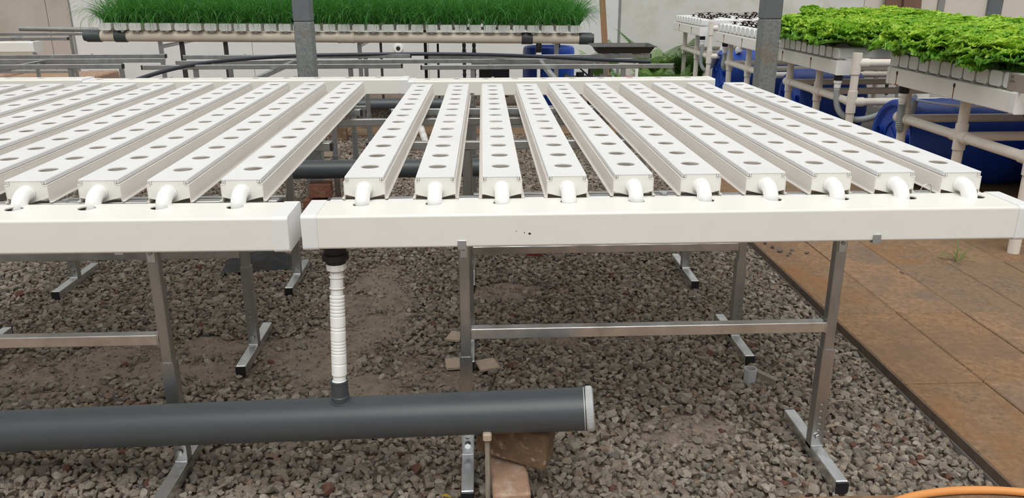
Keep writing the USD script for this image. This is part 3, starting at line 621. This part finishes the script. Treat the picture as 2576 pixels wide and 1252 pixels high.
for x in CHX:
    top = ax(x)[2] + PR + .008 + .064
    for j in range(16):
        y = 5.80 + .125 * j; n = 95 if j < 3 else 70 if j < 8 else 34
        bxs.append(rng.normal(x, .022, n)); bys.append(rng.normal(y, .028, n)); bzs.append(np.full(n, top - .004))
        Ls.append(rng.uniform(.22, .46, n)); a = rng.uniform(0, 2 * PI, n)
        l = np.abs(rng.normal(.24, .2, n)); d = np.abs(rng.normal(1.0, .7, n))
        if j == 0:
            k = int(n * .36); a[:k] = rng.normal(-PI / 2, .9, k); l[:k] = rng.uniform(.2, .8, k); d[:k] = rng.uniform(1.3, 3.0, k)
        if x == CHX[0] or x == CHX[-1]:
            k = int(n * .5); s = 0 if x == CHX[-1] else PI
            a[-k:] = rng.normal(s, .6, k); l[-k:] = rng.uniform(.25, .8, k); d[-k:] = rng.uniform(.9, 2.0, k)
        le.append(l); az.append(a); dr.append(d)
cc = [np.concatenate(q) for q in (bxs, bys, bzs, Ls, le, az, dr)]
obj('chives', blades(len(cc[0]), cc[0], cc[1], cc[2], cc[3], cc[4], cc[5], np.where(cc[1] < 5.93, rng.uniform(.0045, .0085, len(cc[0])), rng.uniform(.0035, .006, len(cc[0]))), 8, cc[6]), CHIVE, None, False, 'dense mass of dark green chives growing over the row of white troughs', 'chives', kind='stuff')
ct = thing('chive_stand', 'dark steel stand under the beige pipe and chive troughs', 'stand')
for x, w, m_ in ((-2.955, .034, STEEL), (-2.76, .036, DARKST), (-2.356, .034, DARKST), (-1.11, .036, STEEL), (-.91, .022, DARKST), (.757, .040, STEEL)):
    obj('leg', sq_tube('z', 0, ax(x)[2] - PR + .004, (x, 5.83), w), m_, ct)
for x in (-2.0, -.6, .95): obj('leg', sq_tube('z', 0, .945, (x, 7.6), .034), DARKST, ct)
for y in (6.3, 7.6): obj('crossbar', sq_tube('x', -3.5, 1.0, (y, .93), .03), STEEL, ct)
for x in (-2.955, -1.11, .757): obj('side_bar', sq_tube('y', 5.83, 7.6, (x, .80), .03), STEEL, ct)
obj('round_rail', sweep([(-4.36, 6.1, .955), (-3.3, 6.1, .935)], .022, 16), SEAM, None, 60, 'mossy round metal rail beside the left end of the beige pipe', 'rail')
hd = [( .105, .0), (-.01, .0), (-.12, .0)]
for k, (x, lab) in enumerate(((-.124, 'black ribbed hose below the beige pipe, left of the close pair'), (-.03, 'black ribbed hose below the beige pipe, right of the close pair'))):
    h = thing('black_hose', lab, 'hose', (x, 5.80, 0))
    obj('hose_body', hose_profile([(0, 0, ax(x)[2] - PR + .002), (0, 0, .30)], .014, .0185, .045), BLACK, h, 40)
    obj('hose_coupling', cyl((0, 0, .70), (0, 0, .74), .022), BLACK, h)
obj('black_stake', sq_tube('z', 0, .815, (-.374, 5.86), .02), BLACK, None, label='thin black upright under the beige pipe, left of the pair of black hoses', cat='stake')
wf = thing('wall_fitting', 'small round white pipe fitting low on the white wall', 'fitting', (-1.13, 9.9, .47))
obj('flange', lathe([(.0001, -.03), (.06, -.03), (.066, -.015), (.066, 0)], 24, 'y'), PIPEW, wf); obj('fitting_bore', lathe([(.0001, -.034), (.03, -.034), (.03, -.03)], 20, 'y'), RUSTD, wf)
obj('black_crate', bx(.02, .40, 8.3, 8.65, 0, .40, .01), BLACK, None, label='black crate on the ground under the chive troughs', cat='crate')
def barrel(label, c, axis, L, r, group=None, rot=0.0, mark=True):
    b = thing('barrel', label, 'barrel', c, (0, 0, rot), group)
    p = [(.0001, .03), (r * .80, .028), (r * .86, .004), (r * .93, .0), (r * .985, .02), (r, .06), (r, L * .30), (r * 1.012, L * .32), (r * 1.012, L * .345), (r, L * .365), (r, L * .64), (r * 1.012, L * .66), (r * 1.012, L * .685), (r, L * .705), (r, L - .06), (r * .985, L - .02), (r * .93, L), (r * .86, L - .004), (r * .80, L - .028), (.0001, L - .03)]
    obj('barrel_body', lathe(p, 48, axis), BLUE, b, 40)
    if axis == 'x' and mark:
        ring = [(.022, r * .42 * math.cos(t), r * .42 * math.sin(t) + .02) for t in np.linspace(-2.2, 1.2, 24)]
        obj('moulded_mark', [sweep(ring, .006, 6), sweep([(.022, -.10, -.02), (.022, .06, .10)], .006, 6), sweep([(.022, .02, -.16), (.022, .09, .03)], .006, 6)], BLUE, b)
        for s in (-1, 1): obj('bung', lathe([(.036, .0), (.036, .03)], 20, 'x', (.0, s * r * .6, .05)), BLUE, b)
    return b
barrel('upright blue barrel standing under the right end of the chive troughs', (.83, 7.55, 0), 'z', .66, .30, None)
vf = thing('drain_fitting', 'black outlet and white pipe under the right end of the beige pipe', 'fitting', (.585, 5.80, 0))
obj('outlet', lathe([(.020, .725), (.027, .735), (.030, .76), (.030, .79), (.024, .815)], 20), BLACK, vf)
obj('white_pipe', lathe([(.017, .30), (.017, .70), (.027, .705), (.027, .73), (.018, .735)], 20), PIPEW, vf)
obj('funnel', [mv(lathe([(.075, .64), (.055, .60), (.02, .56)], 24)[0:2], (.03, .02, .06))], PIPEW, vf)
wv = thing('pipe_valve', 'black pipe with valve low behind the bare frame, left of the fern', 'valve', (1.18, 7.2, .33))
obj('pipe', sweep([(-.22, 0, 0), (.32, 0, 0)], .032, 16), BLACK, wv); obj('collar', [cyl((x, 0, 0), (x + .05, 0, 0), .052) for x in (-.2,)], BLACK, wv); obj('collar', cyl((.2, 0, 0), (.25, 0, 0), .05), BLACK, wv)
obj('valve_body', [cyl((-.02, 0, -.06), (-.02, 0, .07), .045)], BLACK, wv); obj('handle', mv(bx(-.09, .09, -.016, .016, .075, .092, .004), (-.02, 0, 0), ry(.7)), BLACK, wv)
obj('down_pipe', cyl((.10, 0, -.33), (.10, 0, .25), .03), DARKST, wv); obj('bend', sweep([(.3, 0, 0), (.345, 0, -.015), (.37, 0, -.06), (.372, 0, -.30)], .034, 14), BLACK, wv)
wfit = thing('standpipe', 'white standpipe with a red valve in front of the fern', 'pipe', (1.56, 5.95, 0))
obj('pipe', lathe([(.02, .0), (.02, .34), (.035, .345), (.035, .40), (.028, .41), (.028, .47), (.016, .475), (.016, .62)], 20), PIPEW, wfit); obj('red_handle', bx(-.11, -.03, -.03, .03, .43, .49, .008), REDP, wfit)
obj('wooden_batten', mv(bx(-.035, .035, -.012, .012, 0, 2.0, .003), (1.60, 7.9, 0), ry(-.085) @ rx(-.05)), WOOD, None, label='narrow wooden batten leaning upright right of the chives', cat='batten')
tr = thing('tray', 'shallow dark metal tray resting on the rails of the bare frame, by the fern', 'tray', (1.16, 4.56, ZR + .009), (0, 0, -.04))
def tray_mesh(w0, d0, w1, d1, h, t=.004):
    o = m3.Manifold.hull_points(np.array([(s * w0, q * d0, 0) for s in (-1, 1) for q in (-1, 1)] + [(s * w1, q * d1, h) for s in (-1, 1) for q in (-1, 1)], float))
    i = m3.Manifold.hull_points(np.array([(s * (w0 - t), q * (d0 - t), t) for s in (-1, 1) for q in (-1, 1)] + [(s * (w1 - t), q * (d1 - t), h + .001) for s in (-1, 1) for q in (-1, 1)], float)); return o - i
obj('pan', tray_mesh(.20, .16, .235, .195, .055), DARKST, tr)
rim = m3.CrossSection([[(-.25, -.21), (.25, -.21), (.25, .21), (-.25, .21)]]) - m3.CrossSection([[(-.232, -.192), (.232, -.192), (.232, .192), (-.232, .192)]])
obj('rim', rim.extrude(.004).translate((0, 0, .052)), DARKST, tr)
kb = thing('wall_kerb', 'low pinkish stone ledge along the foot of the wall at the far left', 'ledge', (0, 0, 0))
for i in range(6): obj('ledge_stone', bx(-7.6 + i * .42, -7.19 + i * .42, 8.7, 9.85, 0, .17 + .012 * (i % 3), .02), BRICKP, kb)
# ferns
def frond(L, seed, droop):
    r = np.random.default_rng(seed); n = 30; t = np.linspace(0, 1, n + 1); th = .25 + droop * t ** 1.5
    rr_ = np.concatenate([[0], np.cumsum(np.sin(th[:-1]) * L / n)]); zz = np.concatenate([[0], np.cumsum(np.cos(th[:-1]) * L / n)])
    P = np.stack([rr_, 0 * rr_, zz], 1); ms = [sweep(P, np.linspace(.004, .001, n + 1), 5)]; V, F = [], []
    for i in range(3, n):
        T = np.array([math.sin(th[i]), 0, math.cos(th[i])]); l = L * .26 * math.sin(PI * min(1, (t[i] * .95 + .12))) ** .8; w = L / n * .72
        for s in (-1, 1):
            d = np.array([.28 * T[0], s * .93, .28 * T[2] - .18]); d /= np.linalg.norm(d); o = P[i]; b = len(V)
            V += [o - T * w * .5, o + T * w * .5, o + d * l * .55 + T * w * .62, o + d * l * .55 - T * w * .3, o + d * l + T * w * .5 - np.array([0, 0, .1 * l])]
            F += [(b, b + 1, b + 2), (b, b + 2, b + 3), (b + 3, b + 2, b + 4)]
    ms.append((np.array(V), np.array(F))); return cat_(ms)
def fern(label, loc, specs, group=None):
    f = thing('fern', label, 'fern', loc, group=group)
    for k, (a, L, dr_) in enumerate(specs): obj('frond', mv(frond(L, k, dr_), (.03 * math.cos(a), .03 * math.sin(a), 0), rz(a)), FERN, f, False)
R4 = np.random.default_rng(4)
def specs(n, lo, hi): return [(2 * PI * k / n + R4.uniform(-.3, .3), R4.uniform(lo, hi), R4.uniform(.7, 1.9)) for k in range(n)]
fern('tall bright fern behind the dark tray', (2.38, 9.05, .02), [(3.0, .98, .95), (2.4, .80, .9), (.4, .85, 1.5), (-.5, .75, 1.6), (-1.6, .6, 1.7), (-2.4, .62, 1.5)] + specs(16, .45, .72))
fern('fern at the foot of the stained wall, beside the bare rail ends', (2.86, 9.15, .02), [(1.0, .72, .5), (2.6, .6, 1.2), (.2, .6, 1.4)] + specs(16, .35, .62))
fern('low fern by the legs of the farthest seedling table', (3.02, 9.3, .02), specs(18, .4, .68))
fern('pale fern behind the leaning wooden batten', (1.72, 9.3, .05), [(1.2, .75, 1.1), (2.6, .6, 1.2), (.3, .55, 1.5)] + specs(12, .3, .55))
fern('dark low fern in front of the tall bright fern', (2.22, 8.45, .0), specs(20, .28, .46))
fern('dark low fern in front of the stained wall ferns', (2.62, 8.55, .0), specs(20, .26, .44))
fern('dark low fern nearest the wooden batten foot', (1.82, 8.35, .0), specs(18, .25, .42))

# ------------------------------------------------------------------ lettuce and seedling tables on the right
GX = 2.68
def leaf(seed, L, w, curl, frill):
    """a broad leaf along +y whose margin is crimped into small ruffles"""
    r = np.random.default_rng(seed); nu, nv = 14, 33; ph = r.uniform(0, 6, 5)
    u, s = np.meshgrid(np.linspace(0, 1, nu), np.linspace(-1, 1, nv), indexing='ij')
    half = w * (.22 + .78 * np.clip(u / .62, 0, 1) ** .8) * np.sqrt(np.clip(1 - np.clip((u - .60) / .46, 0, 1) ** 2.2, .05, 1))
    e = np.maximum(np.abs(s) ** 2.2 * (.25 + .75 * u), u ** 5)
    fr_ = frill * e * (.8 * np.sin(s * 13 + u * 24 + ph[0]) + .7 * np.sin(s * 24 - u * 31 + ph[1]) + .6 * np.sin(u * 47 + s * 9 + ph[2])) + .0022 * np.sin(u * 40 + ph[3]) * np.sin(s * 11 + ph[4])
    ed = frill * e * (np.sin(s * 19 + u * 41 + ph[3]) + np.sin(s * 31 - u * 17 + ph[4])) * .35
    V = np.stack([half * s + np.sign(s) * ed, L * (u - .12 * abs(curl) * u * u) + .5 * ed, .55 * L * curl * u * u + .30 * half * s * s + fr_], -1)
    q = np.array([(i * nv + j, i * nv + j + 1, (i + 1) * nv + j + 1, (i + 1) * nv + j) for i in range(nu - 1) for j in range(nv - 1)])
    return V.reshape(-1, 3), q
def lettuce_parts(parent, seed):
    r = np.random.default_rng(seed)
    for k in range(22):
        ring = k / 21; a = k * 2.4 + r.uniform(-.3, .3); L = (.150 - .045 * ring) * r.uniform(.88, 1.14); tilt = -.05 + 1.15 * ring + r.uniform(-.12, .12)
        m = leaf(seed * 50 + k, L, .076 * r.uniform(.85, 1.2), -.15 - .55 * ring, .0115)
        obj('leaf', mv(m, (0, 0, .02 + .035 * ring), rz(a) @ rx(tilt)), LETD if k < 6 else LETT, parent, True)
LAB = {'A': 'frilly green lettuce head in the nearest lettuce table', 'B': 'frilly green lettuce head in the second lettuce table', 'C': 'frilly bright green lettuce head in the third, farther lettuce patch'}
protos = []
def lettuce(tab, loc, k, extra=''):
    sc = rng.uniform(1.14, 1.42); lab, g = LAB[tab] + extra, 'lettuces of table ' + {'A': 'one', 'B': 'two', 'C': 'three'}[tab]; rot = (rng.uniform(-.12, .12), rng.uniform(-.12, .12), rng.uniform(0, 6.28))
    if len(protos) < 4:
        p = thing('lettuce', lab, 'lettuce', loc, rot, g, scale=sc); lettuce_parts(p, 11 + len(protos)); protos.append(p)
    else: dup(protos[k % 4], lab, loc, rot, g, scale=sc)
seed_p = []
def seedling(loc, g, lab):
    rot = (0, 0, rng.uniform(0, 6.28)); sc = rng.uniform(.85, 1.3)
    if not seed_p:
        p = thing('seedling', lab, 'seedling', loc, rot, g, scale=sc); seed_p.append(p)
        v, f = lathe([(.024, 0), (.030, .004), (.026, .006), (.02, -.02)], 16); obj('net_cup', (v, f), BLACK, p)
        for k, (a, L) in enumerate(((.3, .055), (2.5, .06), (4.2, .05))): obj('leaf', mv(leaf_blade(L, .018, 5, .25), (0, 0, .006), rz(a) @ rx(.25)), DARKL, p, True)
    else: dup(seed_p[0], lab, loc, rot, g, scale=sc)
tee = lambda p, d, r: [cyl(np.array(p) - np.array(d) * .055, np.array(p) + np.array(d) * .055, r)]
crop_p = {}
def ltable(tab, word, y0, y1, ztop, legs, ypost, n, nplant, kind):
    """one table: a gutter along y, a PVC frame and n white channels along +x"""
    g = thing('gutter', f'white gutter with rust drips along the edge of the {word} table', 'gutter', (GX, y0, ztop))
    sw = np.array([[0, 1, 0], [1, 0, 0], [0, 0, 1.0]])
    def S(m): v, f = mv(m, R=sw); return v, f[:, ::-1]
    Lg = y1 - y0
    obj('gutter_body', S(gutter_body(Lg, [], .115, .105)), PVC, g); obj('end_cap', S(end_cap(-.03 if tab == 'A' else -.004, .01, .115, .105)), CAPW, g); obj('end_cap', S(end_cap(Lg - .008, Lg + .028, .115, .105)), CAPW, g)
    for q, yy in enumerate(legs):
        obj('grimy_hole', mv(lathe([(.0001, -.0035), (.009, -.003), (.010, 0)], 14, 'x'), (0, yy - y0, -.028), np.diag([1.0, 1, 1.35])), RUSTD, g)
        w = [(0, yy - y0 + .001 * math.sin(3 * t), -.03 - .072 * t) for t in np.linspace(0, 1, 8)]
        obj('rust_drip', [sweep(w, np.linspace(.0042, .0028, 8), 6)], RUST, g, label='orange brown rust drip')
        if tab == 'A' and q == 1: obj('rust_stain', bx(-.0008, .0, yy - y0 - .03, yy - y0 + .02, -.103, -.096, .0002), RUST, g)
    f = thing('plastic_stand', f'frame of off-white plastic pipes carrying the {word} table', 'stand')
    LX, r, ZT = GX + .085, .0285, .52
    X1 = GX + 1.75
    for yy in legs:
        lg = obj('leg', cyl((LX, yy, 0), (LX, yy, ztop - .105), r), FRAMEPVC, f, 50)
        obj('tee', [cyl((LX, yy, ZT - .075), (LX, yy, ZT + .075), r + .006), cyl((LX, yy - .075, ZT), (LX, yy + .075, ZT), r + .006)], FRAMEPVC, lg, 40)
        obj('far_leg', cyl((X1, yy, 0), (X1, yy, ztop - .03), r), FRAMEPVC, f, 50)
        obj('cross_pipe', cyl((LX, yy, ZT), (X1, yy, ZT), r * .95), FRAMEPVC, f, 50)
    px = LX
    pst = obj('post', cyl((px, ypost, 0), (px, ypost, ztop + .06), r), FRAMEPVC, f, 50)
    obj('tee', [cyl((px, ypost, ztop - .085), (px, ypost, ztop + .068), r + .006), cyl((px - .0, ypost, ztop - .005), (px + .085, ypost, ztop - .005), r + .006)], FRAMEPVC, pst, 40)
    obj('lower_tee', [cyl((px, ypost, ZT - .08), (px, ypost, ZT + .08), r + .006), cyl((px, ypost, ZT), (px + .085, ypost, ZT), r + .006), cyl((px, ypost, ZT), (px, ypost + .08, ZT), r + .006)], FRAMEPVC, pst, 40)
    obj('side_pipe', cyl((LX, ypost, ZT), (LX, max(legs), ZT), r), FRAMEPVC, f, 50)
    obj('upper_cross_pipe', cyl((px, ypost, ztop - .005), (X1, ypost, ztop - .005), r), FRAMEPVC, f, 50); obj('lower_cross_pipe', cyl((px, ypost, ZT), (X1, ypost, ZT), r), FRAMEPVC, f, 50)
    pitch = (y1 - .02 - (y0 + .06)) / (n - 1) if n > 1 else .1; zc = ztop + .012; hgt = .076
    for k in range(n):
        yy = y0 + .06 + pitch * k; lab = f'white square-ended channel of the {word} table, {ORD[k]} from its near end'; gr = f'channels of the {word} table'
        loc = (GX + .022, yy, zc)
        if kind not in crop_p:
            c = thing('crop_channel', lab, 'growing channel', loc, group=gr); crop_p[kind] = c
            m = rr(.100, hgt, .016, 3).extrude(1.95).transform(np.array([[0, 0, 1, 0], [1, 0, 0, 0], [0, 1, 0, hgt / 2]], float))
            if kind == 'seed':
                for i in range(12): m = m - m3.Manifold.cylinder(.03, .022, .022, 16, True).translate((.12 + .155 * i, 0, hgt))
                m = m - rr(.09, hgt - .01, .01, 2).extrude(1.93).transform(np.array([[0, 0, 1, .01], [1, 0, 0, 0], [0, 1, 0, hgt / 2]], float))
            obj('channel_body', m, PVCL, c); obj('end_plate', mv(rr(.1025, hgt + .002, .018, 3).extrude(.010).transform(np.array([[0, 0, 1, -.010], [1, 0, 0, 0], [0, 1, 0, hgt / 2]], float))), CAPW, c)
            obj('outlet', lathe([(.018, -.03), (.018, .004)], 16, 'z', (.03, 0, 0)), PIPEW, c)
        else: dup(crop_p[kind], lab, loc, (0, 0, 0), gr)
        if kind == 'lett':
            for i in range(1 if tab == 'A' and k == 0 else 0, nplant): lettuce(tab, (GX + .075 + .185 * i + rng.uniform(-.02, .02), yy + rng.uniform(-.012, .012), zc + hgt + .012), k * 7 + i, f', left edge, {ORD[k]} from the near end' if i == 0 else ', behind its left edge')
        else:
            for i in [i for i in range(nplant) if rng.uniform() < .68]: seedling((GX + .142 + .155 * i, yy, zc + hgt), f'seedlings of the {word} table', f'small dark reddish seedling in a hole of the {word} table')
ltable('A', 'nearest lettuce', 1.915, 3.18, .838, (2.43, 3.08), 1.80, 11, 9, 'lett')
ltable('B', 'second lettuce', 3.99, 5.19, .806, (4.47, 5.10), 3.845, 10, 9, 'lett')
ltable('C', 'nearer seedling', 5.80, 7.15, .838, (6.25, 6.88), 5.665, 10, 6, 'seed')
ltable('D', 'farther seedling', 7.87, 9.20, .852, (8.27, 8.90), 7.70, 10, 7, 'seed')
for k in range(8):
    for i in range(6): lettuce('C', (GX + 1.0 + .17 * i, 5.95 + .15 * k, .92), k * 5 + i)
sg = thing('card_sign', 'grey card with marker handwriting at the near end of the lettuce gutter', 'sign', (GX + .008, 1.955, .840), (0, 0, 0))
obj('card', bx(0, .012, -.16, .03, 0, .088, .002), CARD, sg)
def ink(text, h, y, z):
    v, f = tm(meshkit.text_mesh(text, h, .0006)); v2 = np.stack([-.0006 + 0 * v[:, 0] - v[:, 2] * 0, y - v[:, 0], z + v[:, 1]], 1); v2[:, 0] = -v[:, 2] - .0001; return v2, f
obj('handwriting', ink('2A', .014, .012, .064), INK, sg, False); obj('handwriting', ink('24/4', .012, .014, .044), INK, sg, False)
bl = 'blue barrel lying on its side under the '
barrel(bl + 'nearest lettuce table, its round end facing left', (2.86, 3.40, .30), 'x', 1.05, .30)
barrel(bl + 'second lettuce table, behind the mottled post', (2.90, 5.42, .30), 'x', .62, .30)
barrel(bl + 'nearer seedling table, with a moulded end', (2.86, 7.58, .30), 'x', 1.0, .30)
barrel('blue barrel in the dark under the nearest lettuce table, right of the other one', (3.55, 2.72, .30), 'x', 1.0, .30, mark=False)
def grey_hose(label, top, path):
    h = thing('grey_hose', label, 'hose')
    t = np.array(top)
    obj('outlet', lathe([(.026, -.045), (.033, -.04), (.033, 0)], 20, 'z', t), BLACK, h); obj('coupling', lathe([(.021, -.115), (.021, -.10), (.025, -.098), (.025, -.066), (.030, -.064), (.030, -.045), (.02, -.043)], 20, 'z', t), PIPEW, h)
    obj('hose', hose_profile(spline([t + np.array([0, 0, -.10])] + [np.array(p) for p in path], 120), .0195, .0245, .0115), HOSEG, h, 40)
grey_hose('grey corrugated hose curving from the second lettuce gutter to the nearest barrel', (GX + .05, 4.04, .70), [(GX + .05, 4.03, .52), (GX + .07, 3.98, .42), (GX + .14, 3.88, .385), (GX + .24, 3.75, .43), (GX + .33, 3.62, .53), (GX + .37, 3.50, .60)])
grey_hose('short grey corrugated hose hanging from the nearest lettuce gutter', (GX + .05, 3.06, .73), [(GX + .05, 3.06, .56), (GX + .045, 3.05, .50), (GX + .06, 3.06, .46), (GX + .12, 3.12, .45), (GX + .19, 3.2, .5), (GX + .25, 3.28, .60)])
grey_hose('short grey corrugated hose hanging from the nearer seedling gutter', (GX + .05, 6.98, .733), [(GX + .05, 6.98, .56), (GX + .045, 6.98, .49), (GX + .08, 7.03, .45), (GX + .13, 7.1, .5), (GX + .17, 7.22, .58)])
grey_hose('grey corrugated hose curving from the farthest seedling gutter', (GX + .05, 7.92, .745), [(GX + .05, 7.92, .52), (GX + .055, 7.90, .40), (GX + .09, 7.84, .35), (GX + .14, 7.78, .40), (GX + .18, 7.72, .52), (GX + .22, 7.68, .60)])
for lab, x, y in (('round white elbow on the blue barrel under the seedling tables, left', GX + .24, 7.66), ('round white elbow on the blue barrel under the seedling tables, right', GX + .36, 7.45)):
    obj('white_elbow', [sweep(spline([(x, y, .58), (x, y, .63), (x + .03, y - .02, .66), (x + .07, y - .04, .655)], 14), .035, 18), lathe([(.043, .0), (.043, .03)], 20, 'z', (x, y, .60))], PIPEW, None, 40, lab, 'elbow')
obj('thin_white_tube', sweep(spline([(GX + .27, 3.3, .61), (GX + .36, 3.2, .598), (GX + .47, 3.1, .595), (GX + .6, 3.0, .61)], 24), .006, 8), PIPEW, None, 50, 'thin white tube lying over the nearest blue barrel', 'tube')
obj('red_tube', sweep(spline([(GX + .36, 2.32, .70), (GX + .38, 2.28, .60), (GX + .44, 2.22, .50), (GX + .6, 2.1, .42)], 24), .016, 10), REDP, None, 50, 'dull red tube hanging below the nearest lettuce gutter, right', 'tube')
obj('black_hose', sweep(spline([(4.60, 7.62, .05), (4.60, 7.62, .5), (4.64, 7.63, .92), (4.69, 7.65, .99), (4.78, 7.7, 1.01), (4.90, 7.7, .97), (4.98, 7.72, .85), (5.0, 7.72, .4), (5.0, 7.72, .05)], 30), .02, 10), BLACK, None, 50, 'black hose looped above the lettuce in front of the brown boards', 'hose')
obj('white_bucket', lathe([(.15, 0), (.17, .34), (.176, .34), (.176, .36), (.15, .36), (.13, .02), (.0001, .02)], 28, 'z', (4.55, 6.3, .03)), CAPW, None, 40, 'white bucket on the dim floor beyond the second lettuce table', 'bucket')
